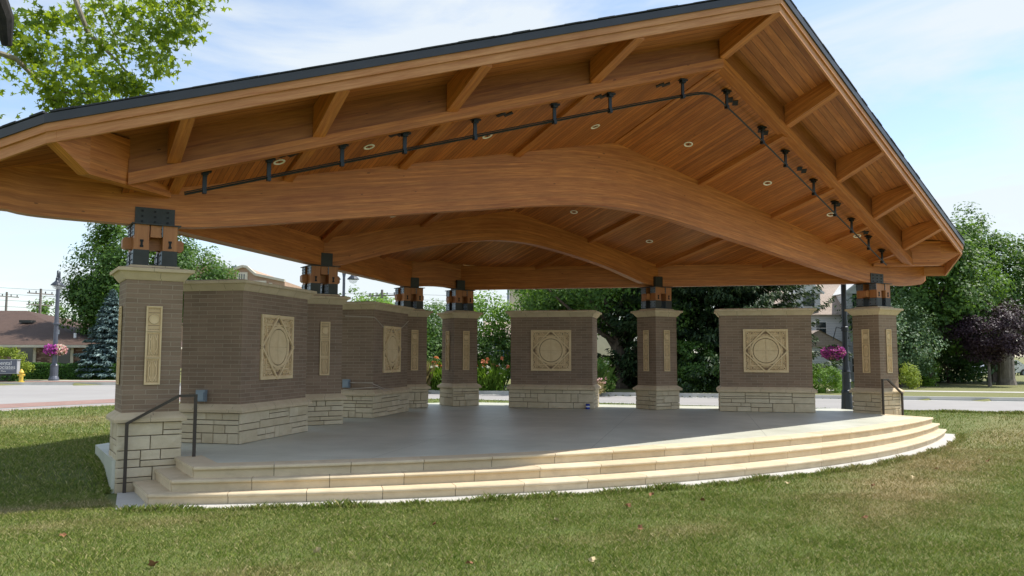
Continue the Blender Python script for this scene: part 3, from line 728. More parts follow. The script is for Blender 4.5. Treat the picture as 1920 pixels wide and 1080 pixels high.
def roofz(x, y):
    x = abs(x); best = None
    for tri in TR:
        w_ = bary((x, y), tri); m_ = min(w_)
        if best is None or m_ > best[0]: best = (m_, sum(a*RZ[v] for a, v in zip(w_, tri)))
    return best[1]
def topA(x): return ceil_z(x, 0)+.10 if abs(x) < 8.75 else roof_under(x, -.2)-.0
arch('arch_beam', A_B, None, -.11, .11, topA).build('arch_beam', M['beam'], pav)
arch('arch_beam', B_B, None, 3.861, 4.081, lambda x: ceil_z(x, 3.97)+.10).build('arch_beam', M['beam'], pav)
arch('arch_beam', C_B, None, 7.88, 8.10, lambda x: ceil_z(x, 8)+.12).build('arch_beam', M['beam'], pav)
for s_ in (-1, 1):
    for (a, b_) in ((COLS[5], COLS[4]), (COLS[4], COLS[3])):
        ax, ay, bx, by = a[0]*s_, a[1], b_[0]*s_, b_[1]
        mb = MB(); mb.bar((ax, ay, 3.68), (bx, by, 3.68), .2, .70); mb.build('edge_beam', M['beam'], pav)
# front raking beam: lip and two recessed boards
for s_ in (-1, 1):
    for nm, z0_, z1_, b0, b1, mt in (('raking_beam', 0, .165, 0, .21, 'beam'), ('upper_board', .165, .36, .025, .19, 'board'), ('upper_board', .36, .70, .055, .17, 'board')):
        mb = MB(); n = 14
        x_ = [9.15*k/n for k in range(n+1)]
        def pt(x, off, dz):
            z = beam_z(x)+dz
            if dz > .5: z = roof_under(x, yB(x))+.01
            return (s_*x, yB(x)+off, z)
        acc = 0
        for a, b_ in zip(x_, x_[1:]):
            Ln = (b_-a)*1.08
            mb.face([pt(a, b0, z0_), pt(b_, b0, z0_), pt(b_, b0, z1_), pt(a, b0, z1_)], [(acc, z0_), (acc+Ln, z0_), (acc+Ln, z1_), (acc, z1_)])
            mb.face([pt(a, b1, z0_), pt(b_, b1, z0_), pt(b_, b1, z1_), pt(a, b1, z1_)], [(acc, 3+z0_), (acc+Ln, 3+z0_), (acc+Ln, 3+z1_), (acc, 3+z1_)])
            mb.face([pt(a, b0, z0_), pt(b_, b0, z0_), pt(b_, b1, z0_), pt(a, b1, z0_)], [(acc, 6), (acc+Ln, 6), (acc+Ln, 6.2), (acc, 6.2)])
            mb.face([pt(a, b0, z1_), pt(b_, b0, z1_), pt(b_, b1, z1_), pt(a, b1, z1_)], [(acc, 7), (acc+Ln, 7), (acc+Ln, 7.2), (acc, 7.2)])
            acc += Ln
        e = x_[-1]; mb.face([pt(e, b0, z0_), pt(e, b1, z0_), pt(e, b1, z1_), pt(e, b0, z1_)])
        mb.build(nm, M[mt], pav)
# outlookers carrying the front overhang
OZ = {0: (6.65, 7.03), 2.4: (5.93, 6.31), 4.75: (5.205, 5.62), 6.7: (4.63, 5.06), 8.6: (4.09, 4.50)}
for x0, (zb_, zf) in OZ.items():
    for s_ in ((1,) if x0 == 0 else (-1, 1)):
        x = x0*s_; hw = .085; mb = MB(); ya, yb = yB(x)+.01, yF(x)+.03
        def col_(xx, yy, t_): return (xx, yy, zb_+(zf-zb_)*t_), (xx, yy, roof_under(xx, yy)+.01)
        L0, L1 = col_(x-hw, ya, 0); L2, L3 = col_(x-hw, yb, 1); R0, R1 = col_(x+hw, ya, 0); R2_, R3 = col_(x+hw, yb, 1)
        ln = ya-yb; uvq = [(0, 0), (ln, 0), (ln, .35), (0, .4)]; o = x*1.7
        uvq = [(u+o, v) for u, v in uvq]
        mb.face([L2, L0, L1, L3], [(0+o, 0), (ln+o, 0), (ln+o, .5), (0+o, .4)]); mb.face([R0, R2_, R3, R1], uvq); mb.face([L0, L2, R2_, R0], [(0+o, 1), (ln+o, 1), (ln+o, 1.17), (0+o, 1.17)])
        mb.face([L0, R0, R1, L1]); mb.face([L2, R2_, R3, L3])
        mb.build('outlooker', M['beam'], pav)
for s_ in (-1, 1):   # corner outlooker with its chamfered nose
    a, b_, e = Vector((8.55, -.10)), Vector((9.72, -1.205)), Vector((10.12, -1.50)); d = (e-a).normalized(); nrm = Vector((-d.y, d.x))*.09
    st = [(a, 3.755), (b_, 3.755), (e, 4.06)]; mb = MB()
    def pp(p, sd, z): q = p+nrm*sd; return (s_*q.x, q.y, z)
    acc = 0
    for (p, zp), (q, zq) in zip(st, st[1:]):
        tp, tq = roof_under(p.x, p.y)+.01, roof_under(q.x, q.y)+.01; ln = (q-p).length
        for sd in (-1, 1): mb.face([pp(p, sd, zp), pp(q, sd, zq), pp(q, sd, tq), pp(p, sd, tp)], [(acc, 0), (acc+ln, zq-3.75), (acc+ln, .6), (acc, .7)])
        mb.face([pp(p, -1, zp), pp(q, -1, zq), pp(q, 1, zq), pp(p, 1, zp)], [(acc, 1), (acc+ln, 1), (acc+ln, 1.18), (acc, 1.18)]); acc += ln
    mb.face([pp(e, -1, 4.06), pp(e, 1, 4.06), pp(e, 1, tq), pp(e, -1, tq)])
    mb.build('corner_outlooker', M['beam'], pav)
# boarded ceiling (boards run front to back)
def ceiling():
    mb = MB(); xs_ = [0, 2.0, 4.0, 6.0, 8.0, 9.15]
    for s_ in (-1, 1):
        for a, b_ in zip(xs_, xs_[1:]):
            for (lo, hi) in ((lambda x: yB(x)+.10, lambda x: 0.0), (lambda x: 0.0, lambda x: 8.82-x)):
                if lo(a) >= hi(a)-1e-6: continue
                q = [(a, lo(a)), (b_, lo(b_)), (b_, max(lo(b_), min(hi(b_), 8.15))), (a, max(lo(a), min(hi(a), 8.15)))]
                uv = [(y*1.02+a, x+9.3*(s_ < 0)) for x, y in q]
                mb.face([(s_*x, y, ceil_z(x, y)) for x, y in q], uv); mb.face([(s_*x, y, ceil_z(x, y)+.03) for x, y in q], uv)
    return mb
cl = ceiling().build('ceiling', M['ceiling'], pav)
# purlins under the ceiling
for x0 in (0, 2.4, 4.75, 6.75, 8.45):
    for s_ in ((1,) if x0 == 0 else (-1, 1)):
        x = s_*x0; hw = .075 if x0 else .05; dp = .085 if x0 else .03; mb = MB()
        for (ya, yb) in ((yB(x)+.1, -.05), (.05, min(3.9, 8.75-x0)), (4.04, min(7.95, 8.75-x0))):
            if yb-ya < .2: continue
            za, zb_ = ceil_z(x, ya), ceil_z(x, yb); mb.bar((x, ya, za-dp/2+.02), (x, yb, zb_-dp/2+.02), hw*2, dp+.04)
        if mb.f: mb.build('purlin', M['beam'], pav)
# soffit, shingles, fascia
mb = MB(); fdir = Vector((10.17, 2.783)).normalized(); fn = Vector((-fdir.y, fdir.x))
for s_ in (-1, 1):
    for tri in TR:
        mb.face([(s_*x, y, RZ[(x, y)]-.13) for x, y in tri], [(Vector(p).dot(fdir), Vector(p).dot(fn)+20*(s_ > 0)) for p in tri])
mb.build('soffit', M['soffit'], pav)
mb = MB()
for s_ in (-1, 1):
    for tri in TR: mb.face([(s_*x, y, RZ[(x, y)]) for x, y in tri])
for s_ in (-1, 1):  # ragged shingle butts along the rake and eave
    rng = random.Random(5+s_)
    for (p, q), st in (((PK, C1), .28), ((C1, E2), .2), ((E2, E3), .28)):
        P_, Q_ = Vector((*p, RZ[p])), Vector((*q, RZ[q])); n = int((Q_-P_).length/st); d = (Q_-P_).normalized(); o = Vector((-fn.x, -fn.y)) if p == PK else Vector((.5, -.2))
        o = Vector((d.y, -d.x, 0)).normalized()
        for k in range(n):
            a, b_ = P_+d*(k*st+.0005), P_+d*((k+1)*st-.0005); e = .06+rng.uniform(0, .015); z_ = .002+.010*rng.random()
            t_ = [a-o*.25, a+o*e, b_+o*e, b_-o*.25]; dn = Vector((0, 0, -.012)); up = Vector((0, 0, z_))
            T = [(s_*v.x, v.y, v.z+z_) for v in t_]; Bm = [(s_*v.x, v.y, v.z-.012) for v in t_]
            mb.face(T); mb.face([Bm[1], Bm[2], T[2], T[1]]); mb.face([Bm[0], Bm[1], T[1], T[0]]); mb.face([Bm[2], Bm[3], T[3], T[2]]); mb.face(Bm)
mb.build('shingles', M['shingle'], pav)
def fascia(lvl, name, m):
    """lvl: (outset0, outset1, top drop, bottom drop) measured from the roof surface"""
    for s_ in (-1, 1):
        o0, o1, dt, db = lvl; mb = MB(); P_ = [Vector((*p, RZ[p])) for p in (PK, C1, E2, E3, RB)]
        def offs(k, o):
            ds = []
            if k > 0: ds.append((P_[k]-P_[k-1]).to_2d().normalized())
            if k < len(P_)-1: ds.append((P_[k+1]-P_[k]).to_2d().normalized())
            ns = [Vector((d.y, -d.x)) for d in ds]
            if k in (0, 4): ns.append(Vector((-ns[0].x, ns[0].y)))
            b_ = (ns[0]+ns[-1]).normalized(); b_ = b_*(o/max(.3, b_.dot(ns[0]))); return b_
        acc = 0
        for k in range(4):
            a, b_ = P_[k], P_[k+1]; ln = (b_-a).length
            def V_(p, kk, o, dz):
                q = offs(kk, o); return (s_*(p.x+q.x), p.y+q.y, p.z+dz)
            O = [V_(a, k, o1, db), V_(b_, k+1, o1, db), V_(b_, k+1, o1, dt), V_(a, k, o1, dt)]; I = [V_(a, k, o0, db), V_(b_, k+1, o0, db), V_(b_, k+1, o0, dt), V_(a, k, o0, dt)]
            h_ = dt-db; uv = [(acc, 0), (acc+ln, 0), (acc+ln, h_), (acc, h_)]
            mb.face(O, uv); mb.face([I[1], I[0], I[3], I[2]], uv); mb.face([I[0], I[1], O[1], O[0]], [(acc, 1), (acc+ln, 1), (acc+ln, 1.05), (acc, 1.05)]); mb.face([O[3], O[2], I[2], I[3]]); acc += ln
        mb.build(name, m, pav)
fascia((-.04, .0, -.24, -.378), 'fascia_board', M['fascia'])
fascia((-.04, .032, -.135, -.243), 'fascia_board', M['fascia'])
fascia((-.02, .058, -.026, -.138), 'metal_edge', M['metal_edge'])

# ------------------------------------------------------------------ lights, pipe, vents under the roof
DL = [(1.2, -.98), (3.56, -.98), (5.72, -.97), (7.06, -.71), (1.17, 2.9), (3.57, 2.88), (1.74, 4.97)]
proto = None
def ceiling_tilt(x, y):
    ky = .245 if y < 0 else .205
    n = Vector((.225*(1 if x > 0 else -1), ky, 1)).normalized(); return n.to_track_quat('Z', 'Y').to_euler()
nm_ = {1: 'nearest the ridge', 3: 'second out from the ridge', 5: 'third out from the ridge', 7: 'lowest, by the pier'}
for (x, y) in DL:
    for s_ in (-1, 1):
        if proto is None:
            r = empty('downlight'); mb = MB(); mb.lathe([(.062, -.006), (.078, -.012), (.092, -.006), (.092, .0)], (0, 0), 24); t_ = mb.build('trim_ring', M['lampglass'], r, True)
            mb = MB(); mb.lathe([(.062, -.006), (.056, .012), (.03, .018), (0, .018)], (0, 0), 20); mb.box((0, 0, .004), (.035, .02, .02), m=1); mb.build('lamp', [M['lampglass'], M['black']], r)
            proto = r
        else:
            r = proto.copy(); COL.objects.link(r)
            for ch in proto.children: c_ = ch.copy(); COL.objects.link(c_); c_.parent = r
        r.location = (s_*x, y, ceil_z(x, y)-.002); r.rotation_euler = ceiling_tilt(s_*x, y)
        sd = 'right' if s_ > 0 else 'left'
        if y < 0: lab = 'small round downlight in the %s front ceiling slope, %s' % (sd, nm_[int(x)])
        elif y < 4: lab = 'small round downlight between the two big arches, %s slope, %s' % (sd, nm_[int(x)])
        else: lab = 'small round downlight behind the second arch on the %s slope' % sd
        tag(r, lab, 'light', 'recessed downlights in the boarded ceiling')
# vents: pairs of slots as parts of the ceiling
for x in (.87, 2.03, 3.7, 5.4, 7.0):
    for s_ in (-1, 1):
        y = -2.70+.25*x
        for o in (-.07, .07):
            mb = MB(); xx = s_*(x+o); z = ceil_z(xx, y)
            mb.box((0, 0, 0), (.10, .15, .02)); v = mb.build('ceiling_vent', M['black'], cl); v.location = (xx, y, z-.004); v.rotation_euler = ceiling_tilt(xx, y)
rig = empty('lighting_rail', (0, -2.78, 5.9)); tag(rig, 'bent black pipe rail hung on brackets below the front ceiling boards', 'pipe rail')
def PY(x): return -2.78+.262*abs(x)
def inv(o, par): o.parent = par; o.matrix_parent_inverse = Matrix.Translation(par.location).inverted(); return o
pts = []
for x in np.concatenate([np.linspace(-8.38, -.35, 14), np.linspace(-.2, .2, 5), np.linspace(.35, 8.38, 14)]):
    xx = math.hypot(x, .22)-.05; pts.append((x, PY(xx), ceil_z(xx, PY(xx))-.31))
mb = MB(); mb.tube(pts, .0165, 8); inv(mb.build('pipe', M['pipe'], None, True), rig)
mb = MB(); mb.tube([(a, b_+.03, c_+.035) for a, b_, c_ in pts], .009, 6); inv(mb.build('conduit', M['pipe'], None, True), rig)
for x in (.55, 1.9, 2.88, 4.2, 5.3, 6.23, 7.26, 8.12):
    for s_ in (-1, 1):
        X_ = s_*x; y = PY(x); z = ceil_z(x, y); mb = MB()
        mb.box((X_, y, z-.014), (.17, .10, .028)); mb.box((X_, y, z-.045), (.09, .08, .05)); mb.bar((X_, y, z-.05), (X_, y, z-.33), .024, .06)
        mb.box((X_, y, z-.315), (.055, .075, .06)); inv(mb.build('hanger', M['pipe']), rig)

# ------------------------------------------------------------------ handrails, boxes, cable, can
for s_, lab in ((-1, 'dark metal handrail beside the left front pier, next to the grass'), (1, 'dark metal handrail in front of the right front pier')):
    r = empty('handrail', (s_*8.12, -.55, 0)); tag(r, lab, 'handrail', 'handrails at the ends of the steps')
    a, b_ = (s_*8.12, -.55), (s_*9.0, -.50)
    mb = MB(); mb.bar((a[0], a[1], -.02), (a[0], a[1], .85), .042, .042); inv(mb.build('post', M['railing']), r)
    mb = MB(); mb.bar((b_[0], b_[1], -.5), (b_[0], b_[1], .49), .042, .042); inv(mb.build('post', M['railing']), r)
    mb = MB(); mb.bar((a[0]-s_*.021, a[1], .86), (s_*8.35, -.545, .86), .05, .035); mb.bar((s_*8.34, -.545, .862), (b_[0]+s_*.012, b_[1], .49), .05, .035); inv(mb.build('top_rail', M['railing']), r)
ed = Vector((1, 1, 0)).normalized()
for (p, lab) in (((-7.655, 1.257, .77), 'small grey outlet box low on the nearest brick wall, behind the handrail'), ((-3.64, 5.258, .78), 'small grey outlet box on the wall with the hanging cable')):
    r = empty('outlet_box', p, rad(-45+0)); tag(r, lab, 'electrical box', 'grey outlet boxes on the brick walls')
    mb = MB(); mb.box((0, 0, 0), (.17, .07, .19)); mb.build('housing', M['box_grey'], r)
    mb = MB(); mb.box((0, -.045, -.01), (.135, .02, .14)); mb.box((0, -.058, -.075), (.10, .012, .012)); mb.build('cover', M['box_grey'], r)
    r.rotation_euler = (0, 0, rad(-45))
    r.location = Vector(p)-ed*.035
cpts = [(-3.70, 5.29, 2.345), (-3.19, 4.79, 2.315)]
sag = [(-3.17+(1.60)*t_, 4.80+1.60*t_, 2.315-.30*math.sin(math.pi*t_)) for t_ in np.linspace(0.02, 1, 14)]
low = [(-3.185-.02, 4.79-.02, .78), (-3.0, 4.94, .72), (-2.8, 5.13, .655), (-2.5, 5.42, .625), (-2.3, 5.62, .62)]
low2 = [(-3.72, 5.28, .64), (-3.45, 5.02, .67), (-3.21, 4.77, .70), (-3.05, 4.88, .69), (-2.7, 5.22, .60), (-2.45, 5.48, .60)]
mb = MB(); [mb.tube(q, .009, 5) for q in (cpts+sag, low, low2, [(-3.66, 5.22, .80), (-3.2, 4.765, .80)])]
tag(mb.build('cable', M['cable'], None, True), 'thin pale cable sagging across the second brick wall above its carving', 'cable')
r = empty('drink_can', (3.36, 4.92, 0)); r.location = (3.02, 4.80, 0); tag(r, 'small blue can standing on the stage floor against a stone wall base', 'can')
mb = MB(); mb.lathe([(.0, 0), (.05, 0), (.058, .012), (.058, .125), (.045, .14)], (0, 0), 16); mb.build('body', simple('blue_can', (.02, .05, .35), .3, .5), r, True)
mb = MB(); mb.lathe([(.0, .137), (.044, .137), (.046, .142)], (0, 0), 16); mb.build('lid', M['galv'], r)
mb = MB(); mb.lathe([(.0585, .05), (.0585, .085)], (0, 0), 16); mb.build('label_band', M['white'], r)

# ------------------------------------------------------------------ vegetation
M['maple'] = leaf_mat('maple_leaves', (.015, .045, .008), (.05, .12, .02), (.15, .26, .045))
M['lit'] = leaf_mat('sunlit_leaves', (.05, .12, .015), (.12, .24, .035), (.26, .42, .07), .4)  # sunlight on the foliage is put into these brighter greens
M['dark'] = leaf_mat('dark_leaves', (.010, .036, .010), (.030, .085, .020), (.10, .19, .045), .3)
M['bright'] = leaf_mat('bright_leaves', (.05, .12, .010), (.12, .24, .018), (.22, .36, .04), .35)
M['grey'] = leaf_mat('greygreen_leaves', (.025, .06, .025), (.065, .135, .055), (.21, .31, .17), .25)
M['mid'] = leaf_mat('mid_leaves', (.03, .08, .010), (.08, .17, .025), (.19, .31, .05), .35)
M['spruce'] = leaf_mat('spruce_needles', (.008, .024, .010), (.022, .052, .018), (.065, .105, .030), .1)
M['blue'] = leaf_mat('blue_spruce_needles', (.05, .095, .095), (.11, .175, .17), (.22, .31, .30), .05)
M['purple'] = leaf_mat('purple_leaves', (.012, .007, .012), (.035, .016, .028), (.085, .05, .07), .15)
M['hedge'] = leaf_mat('hedge_leaves', (.015, .055, .006), (.04, .12, .012), (.09, .21, .02), .2)
M['syc'] = leaf_mat('sycamore_leaves', (.022, .065, .007), (.10, .185, .014), (.30, .38, .03), .48)  # wide leaf tone range colours in sun spots and shaded gaps
M['yellow'] = leaf_mat('yellowgreen_leaves', (.12, .18, .015), (.24, .32, .03), (.40, .46, .10), .35)
def leaf_cards(name, P_, Nn, size, m, parent=None, seed=0, aspect=.6, droop=None, tmpl=None, var=None):
    """one leaf-sized face per point"""
    rs = np.random.RandomState(seed); n = len(P_); Nn = Nn/np.linalg.norm(Nn, axis=1, keepdims=True)
    a = rs.normal(size=(n, 3)) if droop is None else droop+rs.normal(size=(n, 3))*.25
    a -= Nn*np.sum(a*Nn, 1, keepdims=True); a /= np.linalg.norm(a, axis=1, keepdims=True)+1e-9; b_ = np.cross(Nn, a)
    sz = size*(.6+.8*rs.rand(n))[:, None] if np.isscalar(size) else size[:, None]
    if tmpl is None: tmpl = [(-1, 0, 0), (0, -aspect, .25), (1, 0, -.1), (0, aspect, .25)]
    k = len(tmpl); V_ = np.empty((n, k, 3))
    for i_, (u, v, h_) in enumerate(tmpl): V_[:, i_] = P_+a*sz*u/2+b_*sz*v/2+Nn*sz*h_*.4
    va = rs.rand(n) if var is None else var
    return fast_mesh(name, V_.reshape(-1, 3), np.full(n, k), m, parent, np.repeat(va, k))
def clumps(rs, C_, R_, nc, nl, cr_, shell=.55, zmin=-1e9, flat=.7):
    """leaf points in clumps spread through an ellipsoid crown; returns points, outward dirs"""
    C_, R_ = np.array(C_, float), np.array(R_, float)
    d = rs.normal(size=(nc, 3)); d /= np.linalg.norm(d, axis=1, keepdims=True)
    rr_ = (shell+(1-shell)*rs.rand(nc)**.6)*(1+.18*np.sin(d[:, 0]*4+rs.rand()*6)*np.cos(d[:, 2]*5+rs.rand()*6))
    cc = C_+d*R_*rr_[:, None]; cs = cr_*(.6+.9*rs.rand(nc))
    m_ = rs.poisson(nl*(cs/cr_)**2); idx = np.repeat(np.arange(nc), m_)
    e = rs.normal(size=(len(idx), 3)); e /= np.linalg.norm(e, axis=1, keepdims=True); e *= (rs.rand(len(idx))**.45)[:, None]
    e[:, 2] *= flat
    p = cc[idx]+e*cs[idx][:, None]; k = p[:, 2] > zmin
    return p[k], (e+d[idx]*.5+np.array([0, 0, .6]))[k], idx[k], cc, cs
def limb_tree(parent, base, h_, r0, cc, rng, mb_mat, spread=.8, first=.3, n=7, lean=(0, 0)):
    mb = MB(); b0 = Vector(base); top = b0+Vector((lean[0], lean[1], h_))
    def bez(a, b_, c_, n_): return [a*(1-t)**2+b_*2*t*(1-t)+c_*t*t for t in np.linspace(0, 1, n_)]
    tp = bez(b0-Vector((0, 0, .3)), b0+Vector((lean[0]*.3+rng.uniform(-.2, .2), lean[1]*.3, h_*.5)), top, 9)
    mb.tube(tp, [r0*(1.35 if i_ == 0 else 1-.85*i_/8) for i_ in range(9)], 9)
    ix = rng.sample(range(len(cc)), min(n, len(cc)))
    for i_ in ix:
        t = rng.uniform(first, .85); s0 = tp[int(t*8)]; e_ = Vector(cc[i_]); mid_ = (s0+e_)/2+Vector((0, 0, -.08*(e_-s0).length))
        r_ = r0*(1-.8*t)*.6; q = bez(s0, mid_, e_, 6); mb.tube(q, [r_*(1-.8*k/5) for k in range(6)], 6)
    return mb.build('trunk', mb_mat, parent, True)
def tree(name, label, cat, base, crown_c, crown_r, m, nc=120, nl=60, cr_=.7, size=.16, seed=1, trunk_r=.25, bk='bark', group=None, shell=.5, zmin=-1e9, limbs=8, extra=(), first=.3, trunk_h=None, lean=(0, 0), leafname='crown'):
    rs = np.random.RandomState(seed); rng = random.Random(seed)
    r = empty(name, base); tag(r, label, cat, group)
    b_ = np.array(base); PP, NN, II, CC = [], [], [], []
    for (c_, r_, f_) in [(crown_c, crown_r, 1)]+list(extra):
        p, n_, ix, cc, cs = clumps(rs, np.array(c_)-b_, r_, int(nc*f_), nl, cr_, shell, zmin-b_[2]); PP.append(p); NN.append(n_+rs.normal(size=n_.shape)*.45); II.append(ix+len(CC)*0); CC += list(cc)
    P_ = np.concatenate(PP); Nn = np.concatenate(NN); va = np.clip(.5+.22*rs.normal(size=len(P_)), 0, 1)
    leaf_cards(leafname, P_, Nn, size, M[m], r, seed, var=va)
    if trunk_r:
        limb_tree(r, (0, 0, 0), trunk_h or (crown_c[2]-base[2])*1.05, trunk_r, CC, rng, M[bk], n=limbs, first=first, lean=lean)
    return r
# right-hand side of the street
G1 = 'trees along the far side of the street'
tree('shade_tree', 'tall mid green tree behind the right end of the roof, below its eave', 'tree', (35, 14.2, -.2), (34.6, 13.2, 4.9), (3.3, 3.0, 3.2), 'maple', 150, 95, .75, .20, 3, .28, group=G1, extra=[((33.0, 12.4, 6.6), (1.4, 1.4, 1.5), .16), ((35.8, 12.6, 7.8), (1.1, 1.1, 1.2), .10)])
tree('shade_tree', 'tall loose tree with bare twigs at its top, right of the roof', 'tree', (42.5, 14.6, -.3), (41.6, 14.8, 5.6), (4.6, 4.2, 3.4), 'maple', 150, 95, .8, .20, 5, .35, group=G1, extra=[((41.2, 15.0, 9.2), (1.0, 1.0, 1.9), .10), ((43.2, 14.0, 7.8), (1.3, 1.3, 1.4), .12), ((39.4, 15.6, 8.0), (1.2, 1.2, 1.3), .10), ((43.8, 13.6, 4.5), (3, 3, 3), .3)])
tree('shade_tree', 'tall tree cut by the right edge of the photo, behind the purple tree', 'tree', (46.5, 11.0, -.3), (46.2, 11.2, 5.6), (4.0, 4.0, 3.2), 'mid', 120, 90, .8, .20, 6, .3, group=G1, extra=[((44.6, 11.4, 8.0), (1.6, 1.6, 1.2), .14)])
tree('shade_tree', 'dark broad tree filling the gap behind the right front pier', 'tree', (38.6, 16.6, -.3), (38.2, 16.2, 4.4), (4.6, 4.2, 4.6), 'dark', 170, 110, 1.1, .22, 8, .3, group=G1)
tree('understorey_tree', 'low wide tree with pale grey green leaves right of the right front pier', 'tree', (29.7, 12.7, -.2), (29.7, 12.7, 2.1), (2.1, 1.8, 2.0), 'grey', 130, 95, .55, .13, 9, .10, group=None, zmin=.35)
tree('understorey_tree', 'dark dense thicket behind the purple tree', 'shrub', (38.5, 15.2, -.2), (38.0, 15.2, 1.5), (6.0, 1.8, 2.0), 'dark', 170, 70, .7, .16, 10, .10, zmin=-.1)
tree('purple_maple', 'small round maple with dark purple leaves on the verge at the right edge', 'tree', (34.8, 10.8, -.17), (34.8, 10.8, 2.75), (2.0, 1.9, 1.65), 'purple', 170, 110, .42, .105, 12, .10, bk='barkgrey', limbs=12, shell=.35, first=.45)
tree('yellow_bush', 'small yellow green bush in the shade left of the purple tree', 'shrub', (31.8, 12.4, -.17), (31.8, 12.4, .45), (.55, .5, .7), 'bright', 30, 70, .25, .08, 13, .03, limbs=3)
tree('yellow_bush', 'small sunlit bush just right of the right front pier', 'shrub', (27.6, 10.9, -.17), (27.6, 10.9, .40), (.5, .5, .62), 'yellow', 30, 60, .25, .08, 14, .03, limbs=3)
r = empty('old_trunk', (37.9, 11.5, -.2)); tag(r, 'thick grey tree trunk standing right behind the purple maple', 'tree trunk')
mb = MB(); mb.tube([(0, 0, -.3), (0, .0, .4), (.05, 0, 1.5), (.3, -.1, 2.8), (.6, -.2, 3.4), (.8, -.2, 3.9)], [.62, .45, .40, .34, .22, .08], 12); mb.tube([(0, 0, 1.4), (-.4, .1, 2.6), (-1.1, .3, 3.4)], [.3, .24, .1], 10); mb.build('trunk', M['barkgrey'], r, True)
for (x, y, lx, sd) in ((31.6, 13.9, -1.2, 1), (32.1, 13.8, -.9, 2)):
    pass
# dark big tree, spruce and shrubs behind the stage
tree('shade_tree', 'large dark tree with a leaning trunk behind the third brick wall', 'tree', (15.6, 18.2, -.17), (14.6, 19.0, 5.2), (4.8, 3.6, 3.1), 'maple', 170, 85, .85, .17, 20, .42, shell=.3, limbs=12, extra=[((13.6, 21.0, 3.6), (2.2, 1.8, 1.6), .35), ((17.4, 16.6, 3.2), (1.7, 1.6, 2.2), .25)], first=.15, trunk_h=4.6, lean=(-.9, .6))
tree('sunlit_maple', 'light green branchy tree spreading in front of the pale house', 'tree', (14.6, 24.2, -.17), (15.4, 22.9, 4.5), (3.2, 2.2, 1.6), 'lit', 90, 85, .65, .16, 22, .16, extra=[((17.6, 20.6, 5.0), (2.0, 1.3, 1.1), .4), ((12.0, 25.4, 3.7), (1.6, 1.3, 1.1), .3), ((18.6, 19.6, 5.2), (1.4, 1.2, 1.0), .25)])
tree('dense_maple', 'dense dark green tree right of the two back piers', 'tree', (9.9, 27.5, -.17), (10.1, 27.5, 2.2), (2.6, 2.2, 1.95), 'maple', 150, 110, .55, .14, 23, .18, extra=[((9.6, 25.6, 1.2), (2.6, 1.0, 1.3), .6), ((12.4, 24.6, 1.4), (2.0, 1.0, 1.3), .4)], zmin=-.1)
tree('street_tree', 'green leafy tree seen between the two back piers', 'tree', (7.6, 31.5, -.17), (8.4, 31.0, 2.3), (3.0, 2.4, 2.05), 'lit', 150, 110, .6, .16, 24, .18, extra=[((6.6, 28.6, 1.3), (2.0, 1.2, 1.5), .5)], zmin=-.1)
tree('street_tree', 'far pale green treetop behind the second brick wall', 'tree', (17.5, 57, -.2), (17.8, 57.0, 4.6), (4.2, 3, 2.6), 'mid', 70, 60, .9, .3, 25, .2)
tree('yellow_bush', 'bright green bush between the two back piers', 'shrub', (5.7, 22.6, -.17), (5.7, 22.6, .9), (.75, .7, 1.15), 'bright', 50, 70, .3, .09, 26, .04, limbs=4)
def conifer(name, label, base, h_, rb, m, seed, nlev, nbr, size, droop, z0=.3, power=1.0, ragged=.15, zcut=None, twig=9):
    rs = np.random.RandomState(seed); r = empty(name, base); tag(r, label, 'tree'); P_, Nn, A_ = [], [], []
    for k in range(nlev):
        t = (k+rs.rand()*.6)/nlev; z = z0+(h_-z0)*t; R_ = rb*(1-t)**power*(1+ragged*rs.normal())
        nb = max(4, int(nbr*(1-.55*t))); ph = rs.rand()*6
        for j in range(nb):
            a = ph+2*math.pi*j/nb+rs.normal()*.15; Rj = R_*(1+ragged*rs.normal()); u = np.array([math.cos(a), math.sin(a), 0]); n_ = max(5, int(Rj*twig))
            s_ = np.linspace(.12, 1, n_)
            zz = z-droop*Rj*s_+droop*.75*Rj*s_**3
            c0 = u*Rj*s_[:, None]; c0[:, 2] = zz
            reps = 7; q = np.repeat(c0, reps, 0); w_ = np.repeat((1.15-s_)*Rj*.30+.06, reps)
            sd = np.array([-u[1], u[0], 0]); off = (rs.rand(len(q))-.5)*2
            q = q+sd*(off*w_)[:, None]; q[:, 2] -= rs.rand(len(q))*(.10+.12*droop*Rj*.5)
            P_.append(q); A_.append(u*1.0+sd*off[:, None]*.6+np.array([0, 0, -droop*1.6 if droop > .3 else .25])); Nn.append(np.tile([0, 0, 1.], (len(q), 1))+rs.normal(size=(len(q), 3))*.45+u*.35)
    P_ = np.concatenate(P_); Nn = np.concatenate(Nn); A_ = np.concatenate(A_)
    if zcut is not None: k = P_[:, 2] > zcut; P_, Nn, A_ = P_[k], Nn[k], A_[k]
    leaf_cards('foliage', P_, Nn, size, M[m], r, seed, aspect=.34, droop=A_)
    mb = MB(); mb.tube([(0, 0, -.3), (0, 0, h_*.5), (0, 0, h_*.97)], [rb*.07+.05, rb*.045, .02], 8); mb.build('trunk', M['bark'], r, True)
    return r
conifer('norway_spruce', 'huge dark drooping spruce behind the right part of the stage', (19.3, 14.6, -.17), 18.2, 3.9, 'spruce', 31, 52, 18, .24, .6, .9, .75, .2)
conifer('norway_spruce', 'second dark spruce close behind the right middle pier', (17.0, 17.4, -.17), 14.5, 3.2, 'spruce', 33, 40, 15, .25, .55, .6, .85, .16)
conifer('blue_spruce', 'small pale blue spruce left of the nearest brick pier', (-4.25, 46.1, -.17), 5.8, 2.05, 'blue', 32, 34, 22, .30, -.10, .15, .85, .08, twig=11)
